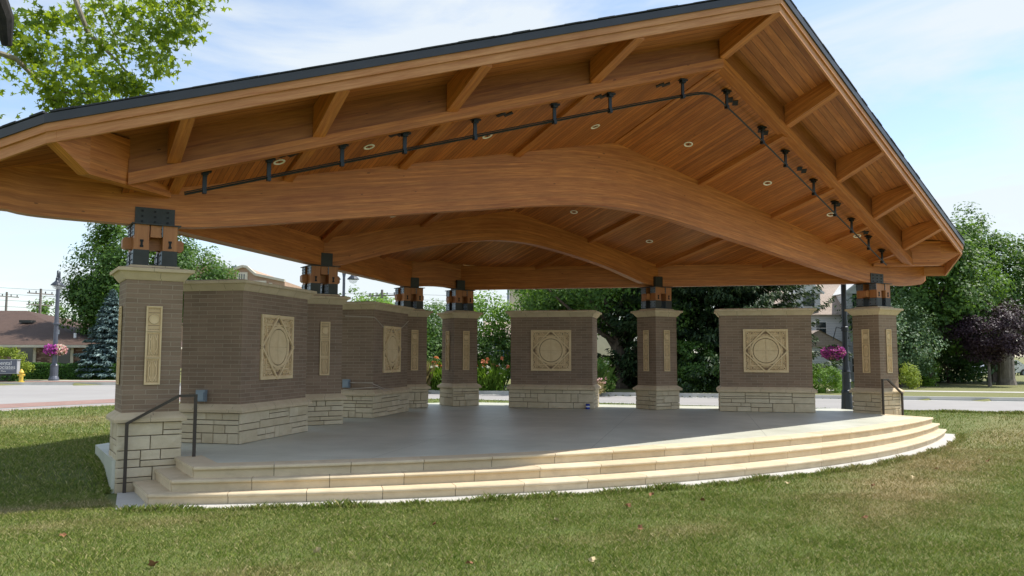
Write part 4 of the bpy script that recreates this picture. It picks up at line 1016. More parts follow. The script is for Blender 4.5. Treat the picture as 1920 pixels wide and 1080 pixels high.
tree('dark_shrub', 'dark glossy young tree at the foot of the spruce, right of the middle pier', 'shrub', (16.3, 13.9, -.17), (16.3, 13.9, .85), (1.25, 1.0, 1.25), 'maple', 80, 70, .3, .12, 34, .05, limbs=5)
tree('round_shrub', 'rounded bright green shrub between the last wall and the lamp pole', 'shrub', (20.6, 10.5, -.17), (20.6, 10.5, .22), (1.05, .8, .78), 'bright', 130, 70, .22, .065, 35, .03, limbs=3, shell=.7)
# left-hand side
tree('big_maple', 'large leafy tree rising behind the nearest pier and the blue spruce', 'tree', (-1.4, 56, -.17), (-1.6, 55.6, 7.6), (4.3, 4.0, 4.6), 'maple', 210, 110, 1.0, .24, 41, .4, group=None, extra=[((-3.9, 55.5, 5.0), (2.6, 2.4, 2.8), .4), ((2.2, 55.5, 7.0), (3.0, 2.6, 3.4), .45)])
tree('far_tree', 'far low treetop behind the brown roof', 'tree', (-5.5, 92, -.2), (-5.5, 92, 5.0), (2.6, 2.6, 2.6), 'mid', 40, 50, .8, .32, 42, .2)
tree('far_tree', 'far treetop between the brown roof and the big tree', 'tree', (-1.9, 84, -.2), (-1.9, 84, 4.2), (3.0, 2.6, 2.6), 'grey', 40, 50, .8, .32, 43, .2)
def hedge(name, label, a, b_, w_, z0, z1, m, n, seed, size=.09):
    rs = np.random.RandomState(seed); a, b_ = np.array(a, float), np.array(b_, float); c_ = (a+b_)/2
    r = empty(name, (c_[0], c_[1], z0)); tag(r, label, 'hedge'); d = (b_-a); Ln = np.linalg.norm(d); d /= Ln; s_ = np.array([-d[1], d[0]])
    f = rs.randint(0, 3, n); u = (rs.rand(n)-.5)*Ln; v = (rs.rand(n)-.5)*w_; z = rs.rand(n)*(z1-z0)
    v = np.where(f == 0, -w_/2, np.where(f == 1, w_/2, v)); z = np.where(f == 2, z1-z0, z); bulge = .05*np.sin(u*2.3)+.04*np.sin(u*5.1+1)
    u = np.where(rs.rand(n) < .08, np.sign(u)*Ln/2, u); v += rs.normal(size=n)*.05+np.sign(v)*bulge; z += rs.normal(size=n)*.03+bulge*.6
    P_ = np.stack([d[0]*u+s_[0]*v, d[1]*u+s_[1]*v, z], -1); Nn = np.stack([np.where(f < 2, np.sign(v)*s_[0], 0), np.where(f < 2, np.sign(v)*s_[1], 0), np.where(f == 2, 1., .3)], -1)+rs.normal(size=(n, 3))*.5
    leaf_cards('foliage', P_, Nn, size, M[m], r, seed)
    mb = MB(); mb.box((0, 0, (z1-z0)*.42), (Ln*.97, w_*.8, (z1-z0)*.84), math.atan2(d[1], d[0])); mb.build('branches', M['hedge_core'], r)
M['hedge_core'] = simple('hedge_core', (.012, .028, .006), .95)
hedge('clipped_hedge', 'long clipped green hedge in front of the brown roofed office', (-9.3, 48.0), (-3.2, 44.3), 1.1, -.17, .78, 'hedge', 16000, 44)
# overhead sycamore, top left
SY = [[-10.53, 4.26, 7.34], [-10.0, 5.06, 7.94], [-9.41, 5.82, 8.46], [-8.92, 3.78, 7.94], [-8.18, 4.45, 8.45], [-7.9, 2.55, 7.91], [-10.24, 5.27, 7.26], [-9.56, 6.0, 7.63], [-9.14, 3.99, 7.23], [-8.51, 4.72, 7.82], [-8.25, 2.82, 7.39], [-7.75, 3.64, 7.86], [-10.57, 6.67, 7.24], [-9.97, 4.58, 6.58], [-9.38, 5.37, 6.8], [-9.0, 3.38, 6.46], [-9.75, 5.05, 6.38], [-9.05, 5.76, 6.69], [-8.59, 3.72, 6.48], [-8.12, 4.53, 7.29], [-8.2, 3.1, 6.9], [-11.3, 5.32, 7.53], [-11.3, 6.56, 7.6]]
r = empty('sycamore', (-17.5, 11.5, -.2)); tag(r, 'sycamore with lobed sunlit leaves hanging over the roof at the top left', 'tree')
rs = np.random.RandomState(51); b0 = np.array([-17.5, 11.5, -.2]); PP = []
for k, c_ in enumerate(SY):
    n_ = 170 if k not in (12, 20) else 50; e = rs.normal(size=(n_, 3)); e /= np.linalg.norm(e, axis=1, keepdims=True); e *= (rs.rand(n_)**.5)[:, None]*rs.uniform(.38, .62)
    PP.append(np.array(c_)+e*np.array([1, 1, .75]))
for c_, q in (([-7.28, 3.31, 8.33], 16), ([-7.05, 3.1, 8.42], 8), ([-10.62, 6.73, 6.40], 5), ([-10.35, 6.6, 6.32], 4), ([-10.9, 6.7, 6.95], 7)):
    PP.append(np.array(c_)+rs.normal(size=(q, 3))*.16)
p2, n2, _, CC, _ = clumps(rs, (-15.5, 9.5, 9.8), (6.5, 5.2, 3.8), 110, 40, 1.0, .3)
k = (((p2-np.array([-9.5, 4.8, 7.2]))**2).sum(1) > 4.0) & ~((p2[:, 0] > -12.0) & (p2[:, 2] < 8.6)); PP.append(p2[k])
P_ = np.concatenate(PP)-b0; Nn = rs.normal(size=P_.shape)*.8+np.array([.2, -.35, .55])
star = []
for k in range(5):
    a = (k-2)*1.05; Rr = (1.0, .92, 1.05, .92, 1.0)[k]; star.append((Rr*math.cos(a), Rr*math.sin(a), -.25)); 
    if k < 4: star.append((.48*math.cos(a+.52), .48*math.sin(a+.52), .08))
star.append((-.35, 0, .1))
leaf_cards('crown', P_, Nn, .155, M['syc'], r, 52, tmpl=star, var=np.clip(.5+.25*rs.normal(size=len(P_)), 0, 1))
mb = MB(); T = lambda L_: [tuple(np.array(q)-b0) for q in L_]
mb.tube(T([(-17.5, 11.5, -.5), (-17.3, 11.3, 3), (-16.6, 10.5, 6.2), (-15.5, 9.4, 8.6), (-14.5, 8.6, 11.5)]), [.42, .34, .28, .2, .08], 12)
mb.tube(T([(-16.6, 10.5, 6.0), (-14, 7.4, 7.1), (-11.77, 5.04, 7.33), (-10.5, 4.87, 7.03), (-9.99, 5.17, 6.64), (-9.61, 4.99, 6.12)]), [.2, .13, .07, .05, .04, .02], 8)
mb.tube(T([(-9.99, 5.17, 6.64), (-9.7, 5.16, 6.6), (-9.2, 5.15, 6.65)]), [.022, .018, .008], 6); mb.tube(T([(-9.99, 5.17, 6.64), (-9.85, 5.1, 6.9), (-9.8, 5.0, 7.2)]), [.02, .014, .008], 6)
mb.tube(T([(-15.5, 9.4, 8.6), (-13.5, 6.6, 9.3), (-11.87, 4.9, 9.3), (-9.68, 4.79, 8.67), (-9.31, 4.99, 7.85), (-8.81, 4.95, 7.39), (-8.31, 5.27, 7.02)]), [.16, .12, .09, .06, .045, .03, .012], 8)
mb.tube(T([(-9.68, 4.79, 8.67), (-9.2, 4.5, 8.4), (-8.88, 4.38, 7.63)]), [.035, .03, .012], 6)
mb.tube(T([(-15.0, 9.0, 9.6), (-12.4, 6.0, 9.8), (-10.3, 4.2, 9.0), (-8.6, 3.3, 8.8), (-7.2, 3.2, 8.35)]), [.1, .07, .04, .02, .006], 7)
mb.build('trunk', M['barksyc'], r, True)
mb = MB(); mb.tube(T([(-16.9, 10.8, 5.0), (-14.4, 4.0, 6.6), (-11.9, -.6, 7.6), (-11.0, -1.1, 6.5), (-10.68, -.8, 5.75), (-10.63, -.75, 5.42)]), [.22, .19, .17, .15, .12, .06], 10); mb.build('limb', bark('dark_bark', (.008, .007, .006), (.03, .025, .02)), r, True)

# ------------------------------------------------------------------ flower beds
def stalks(name, label, cat, c_, rx, ry, h_, n, m, seed, wd=.014, rz=0, lean=.4):
    rs = np.random.RandomState(seed); a = rs.rand(n)*6.283; q = np.sqrt(rs.rand(n)); x0 = np.cos(a)*q*rx; y0 = np.sin(a)*q*ry
    ca, sa = math.cos(rz), math.sin(rz); X0 = ca*x0-sa*y0; Y0 = sa*x0+ca*y0
    n0 = n; H = h_*(.45+.6*rs.rand(n)); az = rs.rand(n)*6.283; ln = lean*H*rs.rand(n)*1.6; w_ = wd*(.6+.8*rs.rand(n))
    B0 = np.stack([X0, Y0, np.zeros(n)], -1); dx = np.stack([np.cos(az), np.sin(az), np.zeros(n)], -1); sx = np.stack([-np.sin(az), np.cos(az), np.zeros(n)], -1)
    Mi = B0+dx*(ln*.35)[:, None]+np.array([0, 0, 1])*(H*.6)[:, None]; Tp = B0+dx*ln[:, None]+np.array([0, 0, 1])*H[:, None]
    V_ = np.stack([B0-sx*w_[:, None]/2, B0+sx*w_[:, None]/2, Mi+sx*w_[:, None]*.45, Tp, Mi-sx*w_[:, None]*.45], 1)
    r = empty(name, c_); tag(r, label, cat); fast_mesh('foliage', V_.reshape(-1, 3), np.full(n, 5), M[m], r, np.repeat(rs.rand(n), 5)); return r, Tp
def blooms(r, P_, size, m, seed, name='flowers'):
    rs = np.random.RandomState(seed); n = len(P_); k = 5
    if n > 75:
        P2 = np.repeat(P_, k, 0)+rs.normal(size=(n*k, 3))*size*.35
        return tag(leaf_cards(name, P2, rs.normal(size=P2.shape)+np.array([0, -.4, .5]), size, m, r, seed, aspect=.8), kind='stuff')
    P2 = rs.normal(size=(9, 3))*size*.34; o = leaf_cards('flower', P2, rs.normal(size=P2.shape)+np.array([0, -.4, .5]), size*.9, m, r, seed, aspect=.8)
    for i_, p in enumerate(P_):
        c_ = o if i_ == 0 else o.copy()
        if i_: COL.objects.link(c_); c_.parent = r
        c_.location = p; c_.rotation_euler = (rs.uniform(-.5, .5), rs.uniform(-.5, .5), rs.uniform(0, 6.28))
FM = lambda n_, a, b_, c_: leaf_mat(n_, a, b_, c_, .3)
M['f_orange'] = FM('orange_petals', (.55, .10, .04), (.75, .20, .09), (.85, .36, .2)); M['f_white'] = FM('white_petals', (.6, .6, .45), (.75, .75, .62), (.85, .85, .75))
M['f_mag'] = FM('magenta_petals', (.22, .02, .22), (.42, .05, .40), (.65, .16, .55)); M['f_pink'] = FM('pink_petals', (.5, .12, .25), (.7, .3, .4), (.85, .6, .5)); M['straw'] = leaf_mat('straw_stems', (.22, .17, .07), (.36, .30, .13), (.5, .42, .22), .2)
BED = 'flowers in the beds across the street'
rs = np.random.RandomState(60)
def bed(nm, lab, c_, rx, ry, h_, n, m, fm, nf, fs, seed, rz=rad(-45), zr=(.75, 1.1)):
    r, Tp = stalks(nm, lab, 'flowers', c_, rx, ry, h_, n, m, seed, rz=rz); r['group'] = BED
    if nf < 2: return r
    rs_ = np.random.RandomState(seed+7); nl = int(n*1.3); t_ = Tp[rs_.randint(0, len(Tp), nl)]*np.array([1, 1, 0])+rs_.normal(size=(nl, 3))*.06; t_[:, 2] = np.abs(rs_.rand(nl))*h_*.72
    leaf_cards('leaves', t_, rs_.normal(size=(nl, 3))+np.array([0, -.3, .6]), .085, M[m], r, seed)
    q = Tp[np.random.RandomState(seed).permutation(len(Tp))[:nf]].copy(); q[:, 2] = np.maximum(q[:, 2], h_*zr[0]); blooms(r, q, fs, M[fm], seed+1); return r
bed('daylilies', 'orange daylilies on tall stems right of the right back pier', (8.0, 21.4, -.17), 2.3, .8, 1.45, 1300, 'mid', 'f_orange', 42, .13, 61)
bed('phlox', 'white flowers over bright green leaves in front of the orange lilies', (7.5, 19.9, -.17), 1.8, .6, 1.1, 2600, 'bright', 'f_white', 60, .085, 62)
bed('daylilies', 'orange lilies low between the two back piers', (5.2, 21.6, -.17), .9, .5, .95, 1000, 'mid', 'f_orange', 16, .12, 63)
bed('grass_clump', 'tall straw coloured grasses between the back piers', (5.75, 21.0, -.17), .5, .4, 1.35, 500, 'straw', 'f_white', 1, .02, 64)
bed('hydrangea', 'white hydrangea clump right of the third brick wall', (11.1, 15.7, -.17), .9, .7, 1.2, 1500, 'mid', 'f_white', 50, .13, 65)
bed('sedum', 'pinkish low flower clump at the kerb right of the third brick wall', (10.5, 14.9, -.17), .8, .4, .62, 1200, 'straw', 'f_pink', 70, .08, 66)
tree('hydrangea_bush', 'leafy bright green bush beside the white hydrangeas', 'shrub', (11.9, 15.6, -.17), (11.8, 15.5, .55), (.7, .6, .75), 'mid', 60, 70, .28, .11, 67, .03, limbs=3)
tree('sign_shrub', 'yellow green flowering shrub behind the grey sign at the left edge', 'shrub', (-9.9, 44.8, -.17), (-10.1, 44.8, .95), (1.25, .8, .95), 'yellow', 80, 60, .3, .11, 68, .03, limbs=3)
tree('sign_shrub', 'low dark green shrub at the foot of the grey sign', 'shrub', (-9.7, 42.5, -.17), (-9.6, 42.6, .05), (.55, .4, .28), 'hedge', 30, 50, .18, .08, 69, 0)

# ------------------------------------------------------------------ street lamps, hydrant, sign, poles
M['lamppost'] = simple('dark_blue_grey_paint', (.035, .042, .055), .4, .3); M['lamppost2'] = simple('grey_blue_paint', (.10, .11, .14), .45, .2)
def clear_globe():
    m, t, b = mat('clear_globe'); b.inputs['Base Color'].default_value = (.8, .85, .9, 1); b.inputs['Roughness'].default_value = .1; b.inputs['Alpha'].default_value = .3; return m
M['globe'] = clear_globe()
def basket(r, c_, rr_, seed, fa, fb, fr=.5):
    rs = np.random.RandomState(seed); n = 420; e = rs.normal(size=(n, 3)); e /= np.linalg.norm(e, axis=1, keepdims=True); e[:, 2] = np.where(e[:, 2] < 0, e[:, 2]*.85, e[:, 2]*.7)
    p = np.array(c_)+e*rr_*np.array([1, 1, .78]); k = (e[:, 0] < fr) ; q = rs.rand(n)
    leaf_cards('foliage', np.array(c_)+e[:]*rr_*.93, e+rs.normal(size=e.shape)*.4, rr_*.25, M['dark'], r, seed)
    s1 = k & (q < .75); s2 = ~s1 & (q < .8)
    for s_, m_ in ((s1, fa), (s2, fb)):
        if s_.any(): blooms(r, p[s_], rr_*.17, M[m_], seed+3)
    mb = MB(); mb.lathe([(.0, c_[2]-rr_*.7), (rr_*.6, c_[2]-rr_*.45), (rr_*.85, c_[2]), (0, c_[2])], (c_[0], c_[1]), 16); mb.build('pot', M['bark'], r)
def lantern(r, x, y, z, s_=1.0):
    mb = MB(); P_ = [(.0, .62), (.035, .60), (.04, .48), (.07, .44), (.08, .30), (.14, .22), (.25, .12), (.33, .03), (.34, 0), (.31, 0), (.0, .06)]
    mb.lathe([(a*s_, z+b_*s_) for a, b_ in P_], (x, y), 18); mb.build('lamp_shade', M['lamppost'], r, True)
    mb = MB(); mb.lathe([(.25*s_, z), (.24*s_, z-.1*s_), (.16*s_, z-.2*s_), (0, z-.25*s_)], (x, y), 14); mb.build('globe', M['globe'], r, True)
def street_lamp(base, label, H, rp, heads, m, az, collar=2.4):
    r = empty('street_lamp', base); tag(r, label, 'street lamp', 'decorative street lamps'); mb = MB()
    mb.lathe([(rp*2.1, 0), (rp*2.1, .10), (rp*1.75, .22), (rp*1.6, .26), (rp*1.55, .85), (rp*1.65, .9), (rp*1.1, 1.0), (rp, 1.2), (rp*.72, H)], (0, 0), 14)
    mb.lathe([(rp*.9, collar), (rp*1.3, collar+.02), (rp*1.3, collar+.10), (rp*.9, collar+.12)], (0, 0), 14); mb.build('pole', M[m], r, True)
    u = Vector((math.cos(az), math.sin(az), 0))
    for s_ in heads:
        d = u*s_; mb = MB(); pts = [Vector((0, 0, H-.35))+d*.05, Vector((0, 0, H+.15))+d*.12, Vector((0, 0, H+.42))+d*.32, Vector((0, 0, H+.36))+d*.50, Vector((0, 0, H+.12))+d*.52]
        mb.tube(pts, .028, 6); mb.tube([Vector((0, 0, H+.2))+d*.2, Vector((0, 0, H+.05))+d*.3, Vector((0, 0, H+.12))+d*.42], .015, 5); mb.build('bracket_arm', M['lamppost'], r, True); e = pts[-1]; lantern(r, e.x, e.y, e.z-.62)
    return r
viewaz = math.atan2(44.65+12.93, -7.55+10.57)
rl = street_lamp((-7.55, 43.6, -.16), 'grey blue street lamp ringed with pink and purple flowers, across the road at left', 6.2, .14, (-1, 1), 'lamppost2', viewaz-.15, 3.35)
rs = np.random.RandomState(71)
ang = rs.rand(700)*6.283; q = rs.rand(700)*6.283; RR_ = .36+.24*np.cos(q); Pq = np.stack([RR_*np.cos(ang), RR_*np.sin(ang), 1.85+.24*np.sin(q)], -1)
side_ = Pq[:, 0] < .05
blooms(rl, Pq[side_][:220], .10, M['f_mag'], 72); blooms(rl, Pq[~side_][:150], .10, M['f_pink'], 73); blooms(rl, Pq[~side_][150:210], .10, M['f_white'], 74)
leaf_cards('foliage', Pq*np.array([.92, .92, 1])-np.array([0, 0, .04]), rs.normal(size=Pq.shape), .12, M['maple'], rl, 75)
r2 = street_lamp((5.95, 31.2, -.16), 'street lamp with two hanging bell lanterns seen above the second brick wall', 6.35, .10, (-1, 1), 'lamppost2', rad(-32), 3.3)
# tall pole beside the stage
r3 = empty('street_lamp', (9.72, 1.62, -.22)); tag(r3, 'tall dark blue pole with a purple flower basket just behind the stage', 'street lamp', 'decorative street lamps')
mb = MB(); rp = .078
mb.lathe([(.20, 0), (.20, .06), (.16, .16), (.14, .60), (.15, .64), (.14, .70), (.115, .72), (.112, 1.18), (.125, 1.22), (.095, 1.28), (rp, 1.5), (rp*.98, 2.35), (rp*1.25, 2.37), (rp*1.25, 2.48), (rp*.97, 2.5), (.065, 6.6)], (0, 0), 16); mb.build('pole', M['lamppost'], r3, True)
mb = MB(); mb.box((.02, -.112, .98), (.05, .02, .07)); mb.build('access_plate', M['white'], r3)
mb = MB(); mb.tube([(0, 0, 2.42), (-.2, .13, 2.48), (-.27, .2, 2.1)], .014, 6); mb.build('basket_arm', M['lamppost'], r3, True)
basket(r3, (-.27, .20, 1.77), .31, 76, 'f_mag', 'f_pink', 2)
lantern(r3, .5, 0, 6.3)
# hydrant
M['hyd'] = simple('hydrant_yellow', (.62, .42, .06), .45)
r = empty('fire_hydrant', (-9.3, 40.9, -.16)); tag(r, 'yellow fire hydrant on the grass at the road corner, left of the lamp', 'hydrant')
mb = MB(); mb.lathe([(.17, 0), (.17, .05), (.11, .07), (.105, .50), (.14, .52), (.14, .56), (.11, .60), (.06, .70), (.02, .74), (0, .74)], (0, 0), 16); mb.build('barrel', M['hyd'], r, True)
mb = MB(); mb.tube([(-.19, 0, .40), (.19, 0, .40)], .055, 10); mb.build('side_outlet', M['hyd'], r); mb = MB(); mb.tube([(0, 0, .36), (0, -.2, .36)], .075, 12); mb.build('front_outlet', M['hyd'], r)
# sign with its lettering
def text(body, size, loc, rot, m, parent, ext=.01, align='LEFT'):
    cu = bpy.data.curves.new('lettering', 'FONT'); cu.body = body; cu.size = size; cu.extrude = ext; cu.align_x = align; cu.space_character = 1.02
    o = bpy.data.objects.new('lettering', cu); COL.objects.link(o); dg = bpy.context.evaluated_depsgraph_get(); me = bpy.data.meshes.new_from_object(o.evaluated_get(dg))
    bpy.data.objects.remove(o); me.materials.clear(); me.materials.append(m); o2 = bpy.data.objects.new('lettering', me); COL.objects.link(o2); o2.parent = parent; o2.location = loc; o2.rotation_euler = rot; return o2
sd = Vector((.847, -.531, 0)); ang_ = math.atan2(sd.y, sd.x)
r = empty('office_sign', (-9.62, 42.3, -.17), ang_); tag(r, 'low grey office sign with white lettering at the left edge, in front of a shrub', 'sign')
M['signgrey'] = simple('sign_grey', (.12, .13, .17), .5, 0, .05)
mb = MB(); mb.box((-1.35, 0, .87), (3.15, .22, .76)); mb.build('panel', M['signgrey'], r)
mb = MB(); mb.box((-1.35, 0, 1.265), (3.25, .28, .03)); mb.box((-1.35, 0, .475), (3.25, .28, .03)); mb.box((.215, 0, .87), (.03, .28, .76)); mb.build('frame', simple('sign_frame', (.35, .36, .38), .5), r)
mb = MB(); mb.box((-1.35, 0, .22), (2.4, .16, .46)); mb.build('base', M['steel'], r)
text('Dental', .33, (-.10, -.115, .965), (math.pi/2, 0, 0), M['white'], r, align='RIGHT'); text('Associates', .33, (.12, -.115, .735), (math.pi/2, 0, 0), M['white'], r, align='RIGHT')
mb = MB(); mb.box((-1.0, -.113, .69), (2.1, .01, .010)); mb.build('rule', M['white'], r)
text('Place', .13, (-.42, -.115, .565), (math.pi/2, 0, 0), M['white'], r, align='RIGHT')
M['wirem'] = simple('wire', (.10, .10, .11), .6); M['polewood'] = simple('weathered_pole', (.20, .18, .16), .9)
def upole(base, H, label, az=.6, arms=(0,)):
    r = empty('utility_pole', base); tag(r, label, 'utility pole', 'utility poles with wires'); mb = MB(); mb.tube([(0, 0, 0), (0, 0, H)], [.16, .11], 8); mb.build('pole', M['polewood'], r)
    u = Vector((math.cos(az), math.sin(az), 0))
    for a in arms:
        mb = MB(); z = H-.5-a; mb.bar(Vector((0, 0, z))-u*1.4, Vector((0, 0, z))+u*1.4, .1, .1); mb.build('crossarm', M['polewood'], r)
        for k in (-1.2, -.5, .5, 1.2):
            mb = MB(); mb.tube([Vector((0, 0, z))+u*k, Vector((0, 0, z+.25))+u*k], .05, 6); mb.build('insulator', M['bolt'], r)
upole((-9.84, 92.7, -.2), 8.4, 'wooden utility pole over the brown roof at the left edge'); upole((-7.1, 79.5, -.2), 8.0, 'wooden utility pole just right of the one at the left edge', arms=(0, 1.1))
upole((17.3, 52.3, -.2), 7.2, 'utility pole seen above the second brick wall', 2.2)
def wires(a, b_, n, label):
    mb = MB()
    for k in range(n):
        p, q = Vector(a)+Vector((0, 0, -.45*k)), Vector(b_)+Vector((0, 0, -.45*k)); mb.tube([p.lerp(q, t)-Vector((0, 0, 1.0*math.sin(math.pi*t))) for t in np.linspace(0, 1, 16)], .014, 3, cap=False)
    tag(mb.build('overhead_wires', M['wirem']), label, 'wires')
wires((-30, 60, 7.5), (17.3, 52.3, 6.7), 4, 'thin overhead wires crossing the sky left of the far utility pole'); wires((17.3, 52.3, 6.7), (60, 30, 8.5), 4, 'thin overhead wires in the sky between the back piers')

# ------------------------------------------------------------------ buildings
M['oroof'] = brick_mat('brown_shingles', (.072, .040, .027), (.092, .053, .037), (.06, .033, .023), .3, .14, .01); M['obrick'] = None
def obrick():
    m, t, b = mat('mottled_brick'); uv, ob = coords(t); br = N(t, 'ShaderNodeTexBrick'); L(t, uv, br.inputs['Vector'])
    for k, x in (('Scale', 1), ('Mortar Size', .006), ('Brick Width', .3), ('Row Height', .10), ('Bias', -.3)): br.inputs[k].default_value = x
    br.inputs['Color1'].default_value = (.10, .05, .04, 1); br.inputs['Color2'].default_value = (.42, .30, .23, 1); br.inputs['Mortar'].default_value = (.14, .10, .08, 1)
    L(t, br.outputs[0], b.inputs['Base Color']); b.inputs['Roughness'].default_value = .9; return m
M['obrick'] = obrick()
def glass(name, c=(.02, .028, .035)):
    m, t, b = mat(name); b.inputs['Base Color'].default_value = (*c, 1); b.inputs['Roughness'].default_value = .08; b.inputs['Specular IOR Level'].default_value = .8; return m
M['glass'] = glass('window_glass'); M['trim'] = simple('cream_trim', (.50, .46, .38), .6)
r = empty('office_building', (-4.94, 49.87, -.17), ang_); tag(r, 'low office with a wide brown hip roof and mottled brick walls at the left', 'building')
H_ = 2.05+.17; SP = .255; W_ = 30
mb = MB(); mb.box((-W_/2, .9+7, H_/2-.05), (W_-1.8, 14, H_-.1)); mb.build('wall', M['obrick'], r)
mb = MB(); half = 11.5
E_ = [(0, 0), (0, half*2), (-W_, half*2), (-W_, 0)]; rd = [(-half, half), (-W_+half, half)]; zr = H_+SP*half
f3 = lambda p, z: (p[0], p[1], z)
def rf(pts): 
    mb.face(pts, None)
mb.face([f3(E_[3], H_), f3(E_[0], H_), f3(rd[0], zr), f3(rd[1], zr)], [(0, 0), (W_, 0), (W_-half, half*1.03), (half, half*1.03)])
mb.face([f3(E_[0], H_), f3(E_[1], H_), f3(rd[0], zr)], [(0, 0), (2*half, 0), (half, half)]); mb.face([f3(E_[1], H_), f3(E_[2], H_), f3(rd[1], zr), f3(rd[0], zr)]); mb.face([f3(E_[2], H_), f3(E_[3], H_), f3(rd[1], zr)])
mb.face([f3(p, H_-.01) for p in E_])
ro = mb.build('roof', M['oroof'], r)
for (x, y) in ((-4.2, 3.2), (-2.4, 2.1)):
    mb = MB(); z = H_+SP*min(y, -x); mb.tube([(x, y, z-.05), (x, y, z+.32)], .09, 10); mb.build('vent_pipe', M['white'], ro)
mb = MB(); mb.box((-8.6, 6.8, H_+SP*6.8+.12), (.9, .7, .2)); mb.build('roof_vent', M['steel'], ro)
mb = MB(); mb.box((-W_/2, -.03, H_-.10), (W_+.1, .12, .17)); mb.box((.03, half, H_-.10), (.12, half*2, .17)); mb.build('gutter', M['trim'], r)
for (x, w_) in ((-2.4, 1.25), (-5.0, 1.25), (-9.6, 1.4)):
    mb = MB(); mb.box((x, .86, 1.08), (w_, .10, 1.9)); wn = mb.build('window', M['trim'], r)
    mb = MB(); mb.box((x, .80, 1.08), (w_-.42, .04, 1.84)); mb.build('pane', M['glass'], wn)
mb = MB(); mb.tube([(-.55, .0, H_-.15), (-.6, .35, H_-.3), (-.95, .82, H_-.55), (-.95, .84, .1)], .05, 6); mb.build('downspout', M['trim'], r)
# tan brick gable building far away
M['tan'] = brick_mat('tan_brick', (.40, .26, .18), (.44, .29, .205), (.46, .33, .24), .4, .13, .012); M['quoin'] = simple('pale_stone_trim', (.62, .56, .46), .7)
r = empty('tan_brick_building', (10.4, 85.6, -.2), math.atan2(-.533, .846)+.02); tag(r, 'distant tan brick building with a curved parapet above the nearest brick wall', 'building')
def pz(py): return (664-py)/1531.4*95+1.45+.2
prof = [(-6, 500), (.0, 500), (2.2, 507.5), (3.4, 500.5), (3.9, 502), (4.9, 516), (8.3, 527.5)]
pf = [((a), pz(b_)) for a, b_ in prof]
mb = MB(); F_ = [(x, 0, 0) for x, z in ((pf[0][0], 0),)]; poly = [(pf[0][0], 0), (pf[-1][0], 0)]+pf[::-1]
mb.face([(x, 0, z) for x, z in poly], [(x, z) for x, z in poly]); mb.face([(x, 12, z) for x, z in poly[::-1]], [(x, z) for x, z in poly[::-1]])
for k in range(len(poly)):
    a, b_ = poly[k], poly[(k+1) % len(poly)]; mb.face([(a[0], 0, a[1]), (a[0], 12, a[1]), (b_[0], 12, b_[1]), (b_[0], 0, b_[1])])
mb.build('wall', M['tan'], r)
mb = MB()
for a, b_ in zip(pf, pf[1:]): mb.bar((a[0], -.05, a[1]+.05), (b_[0]+.02, -.05, b_[1]+.05), .5, .28)
mb.build('coping', M['quoin'], r)
for x, w_, z0_, z1_ in ((.35, .35, 6.5, 10.9), (-.9, .35, 6.5, 11.2), (6.7, .35, 6, 9.9)):
    mb = MB(); mb.box((x, -.08, (z0_+z1_)/2), (w_, .16, z1_-z0_)); mb.build('pilaster', M['quoin'], r)
mb = MB(); mb.box((3.35, -.06, pz(520)), (1.3, .12, 1.1)); wv = mb.build('window', M['quoin'], r)
mb = MB(); [mb.box((3.35+k*.27, -.13, pz(520)-.05), (.1, .04, .75)) for k in (-1, 0, 1)]; mb.build('louvre', M['glass'], wv)
mb = MB(); mb.box((2.2, -.05, pz(531)), (8, .3, .5)); mb.build('ledge', M['quoin'], r)
mb = MB(); mb.box((2.1, 1, pz(506)+.35), (.6, .6, .35)); mb.build('roof_vent', M['box_grey'], r)
# white clapboard house behind the lamp pole
def siding():
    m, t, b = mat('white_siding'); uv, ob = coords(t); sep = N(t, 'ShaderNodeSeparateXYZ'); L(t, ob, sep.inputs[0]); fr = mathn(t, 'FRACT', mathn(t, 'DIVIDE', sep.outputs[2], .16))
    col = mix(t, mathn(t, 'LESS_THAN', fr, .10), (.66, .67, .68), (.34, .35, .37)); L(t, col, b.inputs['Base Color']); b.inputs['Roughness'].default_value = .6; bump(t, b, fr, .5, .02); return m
M['siding'] = siding(); M['hroof'] = brick_mat('tan_shingles', (.34, .27, .22), (.40, .32, .265), (.22, .17, .14), .35, .16, .02)
hz = math.atan2(-.533, .846)
r = empty('white_house', (34.6, 20.3, -.2), hz); tag(r, 'white clapboard house with a tan shingle roof behind the dark lamp pole', 'house')
mb = MB(); mb.box((0, 3.5, 2.2), (8.4, 7, 4.4)); mb.build('wall', M['siding'], r)
mb = MB(); mb.face([(-4.6, -.4, 4.25), (4.6, -.4, 4.25), (4.6, 3.5, 7.0), (-4.6, 3.5, 7.0)], [(0, 0), (9.2, 0), (9.2, 4.8), (0, 4.8)]); mb.face([(-4.6, 7.4, 4.25), (-4.6, 3.5, 7.0), (4.6, 3.5, 7.0), (4.6, 7.4, 4.25)])
mb.face([(-4.2, 0, 4.3), (-4.2, 7, 4.3), (-4.2, 3.5, 6.9)]); mb.face([(4.2, 0, 4.3), (4.2, 7, 4.3), (4.2, 3.5, 6.9)]); mb.build('roof', M['hroof'], r)
